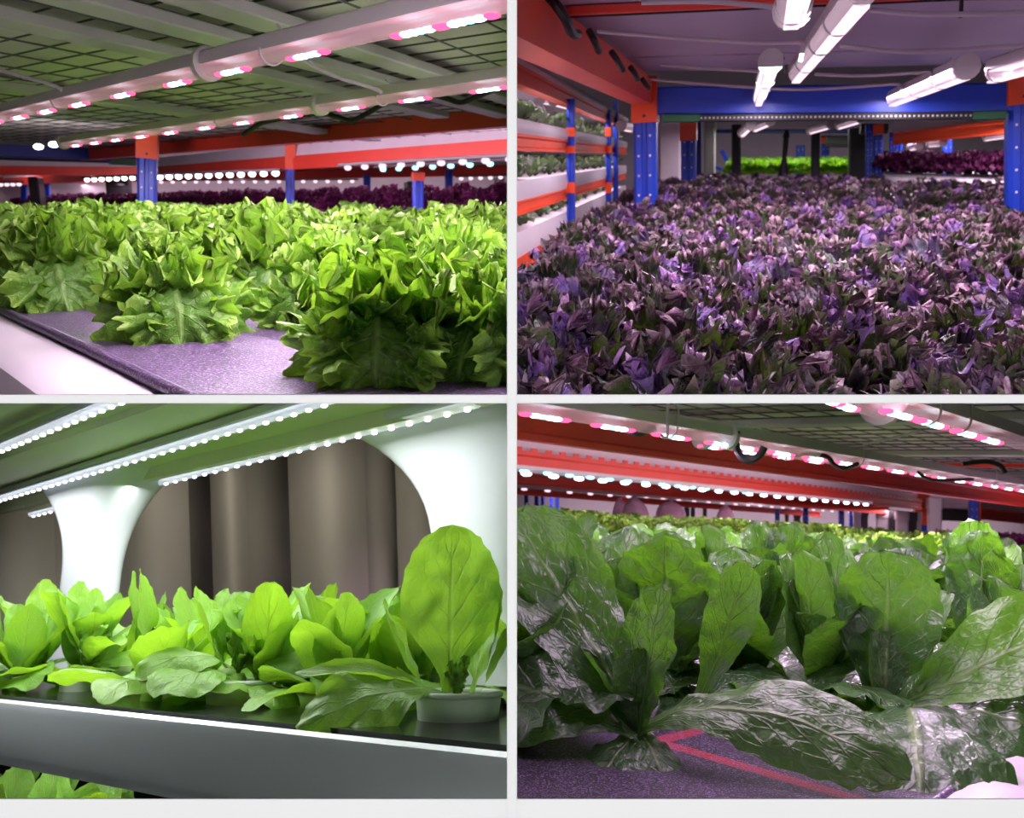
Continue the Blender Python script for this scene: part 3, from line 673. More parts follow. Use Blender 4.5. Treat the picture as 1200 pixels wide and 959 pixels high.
# thin white wires from lamp to lamp and the black cable along the beam
wires = [(((752, 3, 1.75), (830, 2, 1.75), (905, 8, 1.75)), 'thin white wire over the tier running to the near tube'),
         (((700, 37, 2.2), (790, 44, 2.2), (880, 50, 2.2), (925, 50, 2.2), (940, 52, 2.1), (938, 72, 2.1)), 'thin white wire below the red stiffener, bent down to the middle tube'),
         (((774, 76, 3.0), (820, 80, 3.0), (880, 83, 3.0), (890, 84, 2.6)), 'thin white wire running to the short tube'),
         (((762, 93, 3.5), (830, 99, 3.5), (930, 105, 3.4), (1000, 102, 3.4), (1050, 99, 3.4), (1056, 104, 3.3)), 'low white wire sagging just above the blue beam'),
         (((985, 54, 2.2), (1060, 61, 2.2), (1130, 58, 2.2), (1215, 52, 2.2)), 'white wire sagging between middle tube and slanting tube'),
         (((955, 87, 2.9), (1010, 89, 2.9), (1080, 85, 2.9), (1091, 86, 2.8), (1091, 95, 2.8)), 'white wire looping to the slanting tube'),
         (((1020, 12, 1.85), (1090, 17, 1.85), (1215, 15, 1.85)), 'white wire near the top edge past the middle tube')]
for pts, lab in wires:
    P_ = [bx(*p) for p in pts]; single('cable', cable(P_, .0048), M['wire'], lab, 'cable', P_[0], group='white lamp wires')
blk = [((640, -8, 1.9), (652, 6, 1.88), (664, 24, 1.9), (670, 38, 1.95), (677, 40, 2.0)), ((690, 36, 2.25), (697, 48, 2.24), (702, 60, 2.3)), ((716, 60, 2.6), (723, 70, 2.6), (730, 82, 2.66)), ((738, 78, 2.95), (744, 86, 2.95), (747, 93, 3.0)), ((752, 92, 3.35), (757, 99, 3.35), (760, 103, 3.4))]
for i, pts in enumerate(blk):
    P_ = [bx(*p) for p in pts]; single('cable', cable(P_, (.011, .009, .009, .009, .009)[i]), M['black'], ('thick black cable hooked over the orange beam near the top edge', 'black cable loop on the orange beam, next after the thick one', 'black cable loop halfway along the orange beam', 'black cable loop on the orange beam, last but one before the blue post', 'smallest black cable loop, just above the orange bracket')[i], 'cable', P_[0], group='black cable loops on the orange beam')
P_ = [bx(1127, -6, 1.9), bx(1126.5, 8, 1.9), bx(1125.5, 21, 1.9)]; single('cable_tie', cable(P_, .004), M['black'], 'black cable tie hanging from the ceiling sheet near the top edge', 'cable tie', P_[0])
P_ = [bx(922, 76, 2.6), bx(921, 86, 2.6)]; single('cable_tie', cable(P_, .005), M['black'], 'short black cable tie hanging beside the short tube', 'cable tie', P_[0])

# four-tier rack across the aisle
xr = lambda y: -.50 - .085 * y - .05
tR = thing('storage_rack', 'orange and blue four tier rack across the aisle', 'rack', (xr(2.6), 2.6, -.37))
tiers = [(.212, .268, .30), (.016, .068, .112), (-.182, -.137, -.075), (-.37, -.315, -.235)]
ya, yb = 1.9, 7.4
GR = ['seedlings on the upper gutter', 'seedlings on the middle gutter', 'seedlings on the lowest gutter']
seeds = protos(seedling, (31, 32, 33), M['seedling'], M['stem'], 'seedling', parts=False)
g = random.Random(5)
for k, (z0, z1, z2) in enumerate(tiers):
    m = MB(); beam_mb(m, (xr(ya), ya, z0), (xr(yb), yb, z0), z1 - z0, .05); part('beam', m, M['orange'], tR)
    m = MB(); h = z2 - z1; m.prism([(-.03, 0), (.022, 0), (.03, h * .5), (.024, h), (-.4, h), (-.4, h - .012), (-.03, h - .012)][::-1], (xr(ya), ya, z1), (xr(yb), yb, z1)); 
    m = MB(); m.add([], []); dx = Vector((-.01, 0, 0))
    pr = [(xr, 0.0, 0), (xr, .006, h * .45), (xr, 0.0, h), (xr, -.45, h), (xr, -.45, 0)]
    vs = [Vector((xr(y) + .022 + o, y, z1 + zz)) for y in (ya, yb) for _, o, zz in pr]
    m.add(vs, [(0, 1, 6, 5), (1, 2, 7, 6), (2, 3, 8, 7), (3, 4, 9, 8), (4, 0, 5, 9), (4, 3, 2, 1, 0), (5, 6, 7, 8, 9)]); part('gutter', m, M['tray'], tR)
    if k:
        lab = 'dark green seedling on the %s gutter of the rack across the aisle' % ('second', 'third', 'lowest')[k - 1]
        for r_ in range(3):
            for i in range(26):
                y = ya + .5 + (yb - ya - .6) * (i / 26) ** 1.2; q = Vector((xr(y) - .05 - .12 * r_ + g.uniform(-.03, .03), y + g.uniform(-.05, .05), z2))
                px, py = B_.pix(q)
                if px < 590 or px > 752: continue
                copy_thing(g.choice(seeds), q, g.uniform(0, 6.28), g.uniform(1.0, 1.3), lab, 'seedling', GR[k - 1])
for px, w, y0, y1, br in ((669, .034, 116, 300, ((-.005, .0),)), (713, .034, 128, 262, ((0, 0),)), (721.5, .034, 118, 262, None)):
    # depth where the rack front meets this pixel column
    best = min((abs(B_.pix(Vector((xr(y) + .03, y, 0)))[0] - px), y) for y in [2 + i * .02 for i in range(300)])[1]
    lo, hi = bx(px, y1, best - .04), bx(px, y0, best - .04); Lh = (hi - lo).length; k = best / 1000
    brk = tuple(((y1 - b) * k, (y1 - a) * k) for a, b in ((156, 166), (176, 184), (216, 228)) if y1 - b > 0) if br else ()
    upright(tR, lo, hi, w * 1.0, brackets=brk, holes=False, rivets=False)
# tube lamps of that rack, seen end on
for (pa, pb_, z, lab) in (((600, 104), (626, 112), .2, 'bright tube lamp under the top tier of the rack across the aisle'), ((600, 121), (633, 130), .19, 'second bright tube lamp just below the first across the aisle'), ((600, 171), (619, 173), .01, 'bright tube lamp under the middle tier across the aisle'), ((649, 119), (667, 124), .2, 'cold white tube lamp beside the blue rack post across the aisle'), ((633, 117), (643, 118), .2, 'small tube lamp between the two bright ones across the aisle'), ((728, 148), (739, 150), .2, 'small tube lamp end beyond the two thin blue posts')):
    y = 4.2; a, b = bx(*pa, y), bx(*pb_, y + .3); L = (b - a).length
    grow_light(lab, a, b, .036, spaced(L, .05, .02), 'tube lamps across the aisle', 'white', (1, 1), (), .045)

# beyond the end of the bed
m = MB(); m.box(B_.D(900, 170, 15.5), 24, .1, 7, bev=.01); structure('wall_back', m, M['grey'])
def post(px, y0, y1, w, d, mat, label, cat='column', name='column', br=None):
    lo, hi = bx(px, y1, d), bx(px, y0, d)
    if cat == 'rack upright':
        t = thing('rack_upright', label, cat, lo); upright(t, lo, hi, w * d / 1000, brackets=((((y1 - br[1]) * d / 1000), ((y1 - br[0]) * d / 1000)),) if br else (), holes=True, rivets=False); return
    t = thing(name, label, cat, lo); m = MB(); ww = w * d / 1000; m.bar(lo, hi, ww, ww * .8, (0, -1, 0), bev=.15); part('shaft', m, mat, t)
    m = MB(); m.bar(lo, lo + (hi - lo) * .06, ww * 1.25, ww, (0, -1, 0)); part('foot_plate', m, mat, t)
post(786, 130, 262, 26, 7.6, M['grey'], 'pale wall column just past the near blue post', name='column')
post(807, 146, 262, 16, 6.6, None, 'blue upright with orange bracket behind the pale column', 'rack upright', br=(152, 172))
post(832, 140, 250, 12, 10.5, M['grey'], 'narrow pale column behind the blue upright')
post(818, 140, 250, 7, 9.5, M['blue_dark'], 'thin dark blue column next to the orange bracket')
post(863, 146, 240, 10, 10, M['dark'], 'dark column at the near end of the bright lettuces')
post(955.5, 154, 240, 9, 9.6, M['dark'], 'dark column standing in front of the bright lettuces')
post(1005, 150, 240, 18, 10, M['dark'], 'wide dark column beside two thin blue uprights')
for px, y0, w, br, lab in ((1018.5, 146, 7, None, 'thin blue upright against the wide dark column'), (1029, 158, 9, (158, 168), 'blue upright with orange top beside the thin one'), (1046, 155, 6, None, 'thin blue upright where the far orange beam starts'), (1053, 160, 7, (160, 172), 'blue upright with orange bracket at the start of the far beam'), (1110.5, 146, 9, (152, 174), 'blue upright crossing the far orange beam'), (967, 168, 8, (168, 176), 'short blue upright beyond the bright lettuces'), (938, 170, 9, None, 'small blue upright over the bright lettuces')):
    post(px, y0, 240, w, 8.6 if px > 1000 else 11.5, None, lab, 'rack upright', br=br)
t = thing('sprayer_bottle', 'slim dark bottle shaped post standing on the kale bed end', 'bottle', bx(917.5, 206, 9.0)); m = MB(); q = bx(917.5, 206, 9.0)
m.lathe([(.001, -.1), (.045, -.1), (.045, .06), (.03, .11), (.022, .16), (.026, .32), (.022, .36), (.001, .37)], q, 16); part('body', m, M['dark'], t)
m = MB(); m.lathe([(.03, .355), (.034, .37), (.02, .42), (.001, .43)], q, 14); part('cap', m, M['dark'], t)
# bright lettuces in the far bay
bl = protos(frilly, (41, 42), M['bright'], M['stem'], 'bright_lettuce', parts=False)
for r_ in range(3):
    for i in range(10):
        q = bx(862 + i * 15 + g.uniform(-3, 3), 206, 10.3 + r_ * .35); copy_thing(g.choice(bl), q, g.uniform(0, 6), 1.15 + .15 * r_, 'bright lime lettuce in the far bay between the dark columns', 'lettuce', 'bright lettuces in the far bay')
# far shelf with purple lettuces on the right-hand side
p0, p1 = bx(1048, 170, 8.4), bx(1225, 152, 7.0)
tF = thing('storage_rack', 'far orange beamed shelf with the purple lettuce row beside the end post', 'rack', p0)
m = MB(); beam_mb(m, p0, p1, .1, .05); part('beam', m, M['orange'], tF)
m = MB(); m.bar(p0 + Vector((0, .1, .17)), p1 + Vector((0, .1, .15)), .04, .13); part('gutter', m, M['tray'], tF)
f0, f1 = bx(1040, 207, 8.2), bx(1225, 214, 6.9)
m = MB(); m.plate([f0 + Vector((0, -.25, 0)), f1 + Vector((0, -.5, -.03)), f1 + Vector((.3, 1.2, .06)), f0 + Vector((0, 1.2, .06))], .06); part('tray', m, M['tray'], tF)
ppB = protos(frilly, (21, 22), M['purple'], M['stem_purple'], 'purple_lettuce', parts=False)
for r_ in range(2):
    for i in range(11):
        k = (i + .5) / 11; q = f0 + (f1 - f0) * k + Vector((0, .35 + .3 * r_, .03)); copy_thing(g.choice(ppB), q, g.uniform(0, 6), 1.25, 'purple lettuce on the pale far tray beside the end post', 'lettuce', 'purple lettuces on the far tray')
for pa, pb_, d, lab in (((1183, 158), (1156, 161.5), 7.3, 'bright tube lamp under the far orange beam near the end post'), ((1105, 168), (1090, 169), 8.0, 'small tube lamp under the far orange beam'), ((1077, 172), (1067, 173), 8.2, 'tiny tube lamp where the far orange beam starts'), ((903, 142), (885, 150), 5.6, 'tube lamp just under the perforated duct beside the short tube'), ((880, 147), (870, 156), 5.6, 'cold white tube lamp end below the perforated duct'), ((974, 146), (950, 153), 6.2, 'slanting tube lamp below the duct in front of the dark column'), ((1010, 139), (984, 147), 5.8, 'bright tube lamp below the duct, with diodes behind it')):
    a, b = bx(*pa, d), bx(*pb_, d + .35); L = (b - a).length
    grow_light(lab, a, b, .045, spaced(L, .06, .03), 'small lamps beyond the duct', 'white', (1, 1), (), .052)
# dark frames and boxes of the far machinery
for x0, y0, x1, y1, d, lab in ((838, 152, 1000, 156, 11.0, 'dark blue cross beam spanning the far bay'), (1008, 146, 1040, 156, 9.4, 'dark panel at the head of the wide dark column'), (968, 160, 1003, 172, 11.2, 'dark duct box hanging left of the wide dark column')):
    a, b = bx(x0, (y0 + y1) / 2, d), bx(x1, (y0 + y1) / 2, d); m = MB(); m.bar(a, b, .12, (y1 - y0) * d / 1000); m.bar(a + Vector((0, -.07, 0)), b + Vector((0, -.07, 0)), .03, (y1 - y0) * d / 2000)
    single('cross_beam', m, M['blue_dark'] if 'blue' in lab else M['dark'], lab, 'beam', a)
a, b = bx(846, 176, 11), bx(858, 202, 11); m = MB(); m.bar(a, b, .06, .05); m.bar(bx(838, 196, 11), bx(858, 203, 11), .05, .04); single('brace', m, M['blue'], 'blue diagonal brace beside the dark column at the bright lettuces', 'brace', a)

# the kale canopy
kv = protos(kale, (51, 52, 53, 54, 55, 56), M['kale'], M['stem_purple'], 'purple_kale')
kh = protos(kale, (61, 62, 63, 64), M['kale'], M['stem_purple'], 'purple_kale', hi=1)
y = .78; row = 0; cnt = 0
while y < 9.0:
    sp = .125 + .03 * y; x = lft(y) + .04 + (sp * .5 if row % 2 else 0); lim = min(2.5, (1230 - 903) * y / 1000 + .15)
    while x < lim:
        q = Vector((x + g.uniform(-.03, .03), y + g.uniform(-.03, .03), zb)); px, py = B_.pix(q + Vector((0, 0, .12)))
        if px > 575:
            near = y < 1.75; s = (1.0 if near else 1.0 + .05 * (y - 1.75)) * g.uniform(.86, 1.04)
            if y > 1.0: s = min(s, 1.12)
            lab = 'purple kale in the front rows, its toothed leaves filling the bottom edge' if y < 1.05 else ('purple kale in the middle of the dense bed' if y < 3.2 else 'small looking purple kale at the far end of the dense bed')
            if y >= .78: copy_thing(g.choice(kh if near else kv), q, g.uniform(0, 6.28), s * .97, lab, 'kale', 'purple kale ' + ('front rows' if y < 1.05 else 'middle rows' if y < 3.2 else 'far rows'), (g.uniform(.1, .5), g.uniform(-.2, .2))); cnt += 1
        x += sp
    y += sp * (.95 if y < 3 else 1.15); row += 1
print('kale', cnt)
# light
wp = (1, .82, 1)
for a, b, pw in (((1012, -14), (934, 86), 15), ((903, 74), (889, 118), 15), ((1133, 80), (1047, 116), 15), ((1226, 66), (1166, 84), 7)):
    p, q = B_.P(*a, .215), B_.P(*b, .215); area(p, q, .1, pw, wp)
for x, y in ((-.22, .95), (.05, .95), (.3, .95)):
    area(Vector((x, y - .15, .24)), Vector((x, y + .35, .24)), .25, 4.2, wp)
for y, w_ in ((2.1, 9), (3.3, 13), (5.2, 22), (7.2, 26)): area(Vector((-.6, y, .2)), Vector((1.9, y, .2)), .05, w_, wp)
xa, xb = xr(2.2) + .0, xr(7) + .0
for z_, w_ in ((.2, 7), (.005, 5), (-.195, 2.5)): area(Vector((xa, 2.2, z_)), Vector((xb, 7, z_)), .05, w_, wp, (-.45, 0, -1))
area(Vector((-.9, 2.2, .32)), Vector((-1.1, 6, .32)), .05, 6, wp)
area(bx(860, 150, 10.4), bx(1010, 150, 10.4), .1, 14, (1, 1, .9)); area(bx(1060, 160, 8.6), bx(1200, 150, 8.0), .1, 9, wp)
area(bx(780, 120, 12.6), bx(1150, 120, 12.6), .2, 50, wp)
# ================================================================== BAY C: young lettuces in net cups on a white shelf unit
use(C)
M['butter'] = leafmat('soft_lettuce_leaf', srgb(150, 190, 84), srgb(112, 158, 58), srgb(196, 220, 150), srgb(160, 206, 44), .42, .42, 5, 2.4, bump=.8, veinamt=.5, ribw=.1, crink=34)
M['cup'] = plain('net_cup_plastic', srgb(226, 232, 222), .3, var=.03)
t_ = M['cup'].node_tree; b_ = [n for n in t_.nodes if n.type == 'BSDF_PRINCIPLED'][0]; b_.inputs['Transmission Weight'].default_value = .12; b_.inputs['Roughness'].default_value = .42
tl_ = N(t_, 'ShaderNodeBsdfTranslucent'); tl_.inputs[0].default_value = (.85, .9, .8, 1); mx_ = N(t_, 'ShaderNodeMixShader', i_0=.4); o_ = [n for n in t_.nodes if n.type == 'OUTPUT_MATERIAL'][0]; t_.links.new(b_.outputs[0], mx_.inputs[1]); t_.links.new(tl_.outputs[0], mx_.inputs[2]); t_.links.new(mx_.outputs[0], o_.inputs[0])
M['lid'] = plain('black_glossy_lid', srgb(26, 27, 24), .16, var=.25, vscale=14, bump=.06, bscale=30)
M['shelf_white'] = plain('white_shelf_plastic', srgb(224, 226, 228), .22, var=.03, coat=.2)
M['shelf_under_bounce'] = plain('shelf_underside_bounce', srgb(216, 222, 176), .4, var=.04)  # white underside; green light bounced off the plants is put into its colour
M['curtain'] = plain('brown_curtain', srgb(142, 134, 122), .8, var=.08, vscale=3, bump=.15, bscale=200)
M['lens_cool'] = lens('strip_cover', (.86, .9, 1), .55, .55)
zt = -.115
T0, T1 = C.P(594, 884, zt), C.P(0, 821, zt); td = (T1 - T0).normalized(); tn = Vector((td.y, -td.x, 0))          # along the front edge / back into the shelf
if tn.y < 0: tn = -tn
a0 = T0 - td * .5; a1 = T1 + td * 1.2
up = Vector((0, 0, 1))
tr = thing('planting_tray', 'white planting tray with a black glossy lid holding the young lettuces', 'planter', T0)
# front wall with a rolled top, side axis of the prism = along x up
m = MB(); sd = (a1 - a0).normalized().cross(up); k = 1 if sd.dot(tn) > 0 else -1
prof = [(0, -.094), (.0, -.014), (.004, -.004), (.012, 0), (.026, -.003), (.032, -.012), (.032, -.02), (.012, -.02), (.012, -.094)]
m.prism([(k * a, b) for a, b in prof], a0, a1, up); part('front_wall', m, M['shelf_white'], tr)
m = MB(); w_ = .78
for s0, s1, dz in ((.033, .072, -.012), (.076, w_, -.004)):
    m.plate([p + up * dz for p in (a0 + tn * s0, a0 + tn * s1, a1 + tn * s1, a1 + tn * s0)], .012)
if m.v[0].z < m.v[4].z: m.v = m.v
part('lid', m, M['lid'], tr)
m = MB(); m.plate([p - up * .088 for p in (a0, a1, a1 + tn * w_, a0 + tn * w_)], .008); part('bottom', m, M['shelf_white'], tr)
# shelf above: underside in long steps, three LED strips, two flared legs
zu = .34
U0, U1 = C.P(594, 466, zu), C.P(0, 601, zu); ud = (U1 - U0).normalized(); un = Vector((ud.y, -ud.x, 0))
if un.y > 0: un = -un                                                   # towards the camera
c0 = U0 - ud * .6; c1 = U1 + ud * 1.0
sh = thing('shelf_unit', 'white shelf overhead with green plant bounce coloured into its underside and two flared legs', 'shelf', U1)
m = MB(); st = [(-.0, .0), (.0, .03), (.1, .034), (.105, .028), (.27, .028), (.275, .04), (.42, .04), (.43, .028), (.6, .028), (.605, .042), (.9, .042), (.9, .09), (-.02, .09), (-.02, .0)]
sd = (c1 - c0).normalized().cross(up); k = 1 if sd.dot(un) > 0 else -1
m.prism([(k * a, b) for a, b in st], c0, c1, up); part('board', m, M['shelf_under_bounce'], sh)
def flared(px, ybase, d, wmid, wtop, tilt=0):
    q = C.D(px, ybase, d); H = (zu + .03) - q.z; n = 20; rows = []; m = MB(); K = 28
    e = ud; f = un
    for i in range(n + 1):
        v = i / n; fl = max(0, (v - .42) / .58) ** 2.6; fl2 = max(0, (.25 - v) / .25) ** 2 * .35
        hw = wmid * (1 + fl2) + (wtop - wmid) * fl; hd = .05 + .06 * fl + .02 * fl2
        for j in range(K):
            an = 2 * pi * j / K; cx = math.copysign(abs(cos(an)) ** .55, cos(an)); sy = math.copysign(abs(sin(an)) ** .55, sin(an))
            m.v.append(q + e * (cx * hw + tilt * v) + f * (sy * hd) + up * (H * v)); rows.append(0)
    for i in range(n):
        for j in range(K): m.f.append([i * K + j, i * K + (j + 1) % K, (i + 1) * K + (j + 1) % K, (i + 1) * K + j]); m.m.append(0)
    o = part('leg', m, M['shelf_white'], sh, True); return o
flared(93, 786, 2.36, .088, .24)
flared(566, 800, 1.42, .1, .33)
GC = 'white LED strips under the shelf'
def strip(label, pa, pb, n, z=.352):
    a, b = C.P(*pa, z), C.P(*pb, z); L = (b - a).length; t = thing('led_strip', label, 'LED strip', a, axes(a, b), GC)
    m = MB(); m.prism([(-.013, .012), (-.013, -.002), (-.009, -.006), (.009, -.006), (.013, -.002), (.013, .012)], (0, 0, 0), (L, 0, 0)); part('channel', m, M['shelf_white'], t, 'auto', True)
    m = MB(); m.prism([(.011 * cos(x), -.006 + .011 * sin(x)) for x in [pi + pi * i / 10 for i in range(11)]], (.003, 0, 0), (L - .003, 0, 0)); part('cover', m, M['lens_cool'], t, 'auto', True)
    for i in range(n):
        x = L * (i + .5) / n; m = MB(); m.ell((x, 0, -.0165), .0065, .005, .0035, 8, 5); part('led', m, M['led_cool'], t, True, True)
strip('white LED strip closest to the curtain, ending at the flared leg', (560, 466), (37, 600), 42)
strip('middle white LED strip under the shelf', (390, 461), (-30, 590), 42)
strip('white LED strip nearest the viewer, in the top corner', (150, 458), (-40, 538), 22)
# curtain
cu = thing('curtain', 'brown curtain in deep vertical folds behind the shelf unit', 'curtain', C.D(297, 620, 3.3)); yC = 3.3
edges = [-60, 30, 60, 128, 216, 247, 283, 338, 427, 465, 520, 640]; tones = {}
def panel(x0, x1, dy, bulge):
    m = MB(); n = 14; vs = []
    for i in range(n + 1):
        k = i / n; px = x0 + (x1 - x0) * k
        for yy in (430, 560, 700, 830):
            q = C.D(px + (yy - 560) * .03, yy, yC + dy * k - bulge * sin(pi * k)); vs.append(q)
    fs = [(i * 4 + j, i * 4 + j + 1, i * 4 + j + 5, i * 4 + j + 4) for i in range(n) for j in range(3)]
    o = len(vs); vs2 = vs + [p + Vector((0, .02, 0)) for p in vs]
    fs += [tuple(o + a for a in reversed(f)) for f in fs[:n * 3]]
    m.add(vs2, fs); return m
for i, (x0, x1, dy, bu) in enumerate(((-60, 62, .0, .1), (58, 140, .12, .03), (128, 220, .0, .08), (214, 250, .3, .0), (246, 288, -.04, .1), (283, 340, .22, .02), (338, 428, -.06, .16), (427, 470, .1, .03), (464, 540, .16, .1), (536, 650, 0, .1))):
    part('fold', panel(x0, x1, dy, bu), M['curtain'], cu, True)
m = MB(); m.box(C.D(297, 640, 5.0), 6, .08, 4, bev=.02); structure('wall_back', m, M['dark'])

# net cups and plants
def cup(px, py, dia, lab):
    py += 9
    q = C.P(px, py, zt); q.z = zt; r = dia / 2; t = thing('net_cup', lab, 'net cup', q); m = MB()
    m.lathe([(r * .86, -.03), (r * .93, -.002), (r * .985, .026), (r * .985, .0262), (r * .93, .028), (r * .9, .02), (r * .8, -.03)], q, 48); part('wall', m, M['cup'], t, True)
    m = MB(); m.lathe([(r * .95, .024), (r * 1.02, .025), (r * 1.03, .029), (r * .98, .032), (r * .93, .0315), (r * .92, .026), (r * .95, .024)], q, 48); part('rim', m, M['cup'], t, True)
    m = MB(); m.lathe([(r * .9, .006), (r * .6, .01), (.001, .012)], q, 24); part('sponge', m, M['cup'], t, True)
    return q + up * .03
c1 = cup(537, 830, .117, 'large translucent net cup in front by the partition, under the tall round leaf')
c2 = cup(277, 812, .1, 'translucent net cup in the middle of the tray front')
c3 = cup(97, 798, .088, 'translucent net cup nearest the flared far leg')
O = 'oval'; GL = 'young lettuces in net cups'
def hl(**k): k.setdefault('shape', O); k.setdefault('cup', .15); k.setdefault('ruf', .05); k.setdefault('teeth', .015); k.setdefault('tn', 25); k.setdefault('crk', .1); return k
def hearts(sd, s): 
    g = random.Random(sd); m = MB()
    for k in range(7): leaf(m, (0, 0, .01), k * 51 + g.uniform(-20, 20), s * g.uniform(.05, .08), s * g.uniform(.012, .02), g.uniform(58, 84), g.uniform(50, 90), 'fan', .3, .35, 7, .2, 15, g.uniform(-20, 20), 14, 12, .92, crk=.12, rng=g)
    return m
bt = M['butter']
hero('young_lettuce', 'young lettuce with one tall round leaf standing up, in the large cup by the partition', 'lettuce', c1 - up * .02, [
    hl(az=80, L=.225, W=.071, a0=84, a1=90, shape='round', cup=.1, rnd=.75, base=(-.012, .0, .02), label='tall round upright leaf'),
    hl(az=190, L=.205, W=.05, a0=20, a1=-36, cup=-.15, ruf=.14, twist=-50, rnd=.8, base=(-.02, -.02, .02), bow=.8, label='broad pale leaf drooping over the black lid'),
    hl(az=176, L=.2, W=.024, a0=20, a1=-4, cup=.5, twist=-25, rnd=.6, base=(-.02, .0, .02)),
    hl(az=165, L=.15, W=.036, a0=42, a1=78, cup=.3, rnd=.5, base=(-.03, .03, .015)),
    hl(az=25, L=.18, W=.045, a0=70, a1=88, cup=.3, rnd=.5, base=(.02, .01, .015)),
    hl(az=-20, L=.15, W=.035, a0=60, a1=55, cup=.4, rnd=.4, base=(.025, -.01, .015)),
], bt, M['stem'], hearts(5, .75), group=GL)
hero('young_lettuce', 'young lettuce in the middle cup with a long leaf curled down over the cup', 'lettuce', c2, [
    hl(az=200, L=.16, W=.04, a0=45, a1=-40, cup=-.3, twist=-40, rnd=.55, base=(-.01, -.02, .02), bow=.8),
    hl(az=225, L=.16, W=.048, a0=18, a1=-30, cup=-.2, twist=-25, rnd=.35, base=(-.01, -.02, .01), label='dark leaf drooping low beside the cup'),
    hl(az=20, L=.17, W=.034, a0=48, a1=64, cup=.7, rnd=.9, base=(.02, 0, .02)),
    hl(az=150, L=.15, W=.036, a0=52, a1=70, cup=.6, rnd=.9, base=(-.02, 0, .02)),
    hl(az=100, L=.12, W=.034, a0=75, a1=80, cup=.25, rnd=.5, base=(-.005, .01, .02)),
    hl(az=-14, L=.17, W=.042, a0=24, a1=-22, cup=-.2, twist=40, rnd=.45, base=(.02, -.01, .02)),
    hl(az=60, L=.13, W=.03, a0=66, a1=84, cup=.4, rnd=.8, base=(.01, .01, .02)),
], bt, M['stem'], hearts(6, 1.1), group=GL)
hero('young_lettuce', 'young lettuce in the far cup with yellow-green curled leaves', 'lettuce', c3, [
    hl(az=90, L=.15, W=.03, a0=80, a1=92, cup=.5, rnd=.95),
    hl(az=185, L=.16, W=.04, a0=60, a1=70, cup=.3, rnd=.9),
    hl(az=20, L=.16, W=.038, a0=60, a1=20, cup=-.2, rnd=.5),
    hl(az=310, L=.13, W=.036, a0=50, a1=-10, cup=.5, rnd=.6),
    hl(az=-20, L=.18, W=.036, a0=18, a1=-12, cup=.1, twist=35, rnd=.4),
    hl(az=140, L=.17, W=.045, a0=66, a1=84, cup=.2, rnd=.7),
], bt, M['stem'], hearts(7, 1.1), group=GL)
hero('young_lettuce', 'young lettuce at the tray end whose broad front leaf bends to the tray edge', 'lettuce', C.P(42, 803, zt) + up * .015, [
    hl(az=205, L=.2, W=.05, a0=22, a1=-30, cup=-.2, twist=-40, rnd=.6, label='broad leaf bending down to the tray edge'),
    hl(az=170, L=.19, W=.042, a0=55, a1=58, cup=.45, rnd=.55),
    hl(az=120, L=.19, W=.045, a0=70, a1=95, cup=.3, rnd=.9),
    hl(az=60, L=.17, W=.042, a0=72, a1=88, cup=.3, rnd=.6),
    hl(az=10, L=.16, W=.038, a0=55, a1=60, cup=.5, rnd=.85),
], bt, M['stem'], hearts(8, 1.1), group=GL)
g = random.Random(17)
bp = protos(butter, (71, 72, 73, 74, 75), bt, M['stem'], 'young_lettuce')
back = [((178, 812), 1.62, 1.25, 'young lettuce behind the middle cup with a tall oval leaf against the curtain'), ((235, 812), 1.75, 1.2, 'young lettuce behind the middle cup, next towards the right-hand flared leg'),
        ((312, 812), 1.55, 1.2, 'young lettuce standing below the dark gap between two curtain folds'), ((395, 815), 1.42, 1.15, 'young lettuce with pointed upright leaves below the widest curtain fold'),
        ((455, 815), 1.5, 1.2, 'young lettuce just beside the tall round leaf'), ((345, 810), 1.85, 1.25, 'young lettuce in the back row below the widest curtain fold'), ((270, 808), 1.95, 1.2, 'young lettuce in the back row behind the middle plant'),
        ((585, 815), 1.4, 1.0, 'young lettuce at the partition behind the large cup'), ((95, 808), 1.95, 1.2, 'young lettuce in front of the far flared leg'), ((20, 808), 1.95, 1.2, 'young lettuce at the edge of view past the far flared leg'),
        ((140, 806), 2.1, 1.2, 'young lettuce right behind the far flared leg plant'), ((205, 806), 2.1, 1.2, 'young lettuce in the back row below the first curtain gap'), ((420, 806), 1.9, 1.15, 'young lettuce in the back row between two pointed ones'), ((490, 815), 1.42, 1.1, 'young lettuce hidden low behind the tall round leaf')]
for i, ((px, py), d, s, lab) in enumerate(back):
    q = C.D(px, py, d); q.z = zt; copy_thing(bp[i % 5], q, g.uniform(0, 6.28), s, lab, 'lettuce', GL, (g.uniform(-.06, .12), g.uniform(-.08, .08)))
# the tier below
zl = -.475
t = thing('planting_tray', 'lower planting tray under the white front, holding bright lettuces', 'planter', C.D(60, 960, 1.95))
m = MB(); q = C.D(60, 940, 2.0); q.z = zl; m.box(q, 1.6, .7, .03); part('lid', m, M['lid'], t)
for px, d, lab in ((6, 2.0, 'bright lettuce on the lower tier in the bottom corner'), (56, 1.95, 'bright lettuce on the lower tier, second from the bottom corner'), (104, 1.9, 'bright lettuce on the lower tier beside the sloping tray front')):
    q = C.D(px, 940, d); q.z = zl + .02; copy_thing(bp[int(px) % 5], q, px, 1.3, lab, 'lettuce', 'lettuces on the lower tier')
# light
cw = (.93, .97, 1)
for pa, pb, pw in (((560, 466), (37, 600), 8), ((390, 461), (-30, 590), 8), ((150, 458), (-40, 538), 4.5)):
    area(C.P(*pa, .325), C.P(*pb, .325), .02, pw, cw)
area(C.D(-60, 872, 1.9), C.D(160, 890, 1.8), .03, .8, cw)
area(C.D(120, 520, 2.9), C.D(560, 500, 2.7), .05, 4.2, (1, .96, .9), (0, .5, -1))  # added unseen fill lamp that brightens the curtain
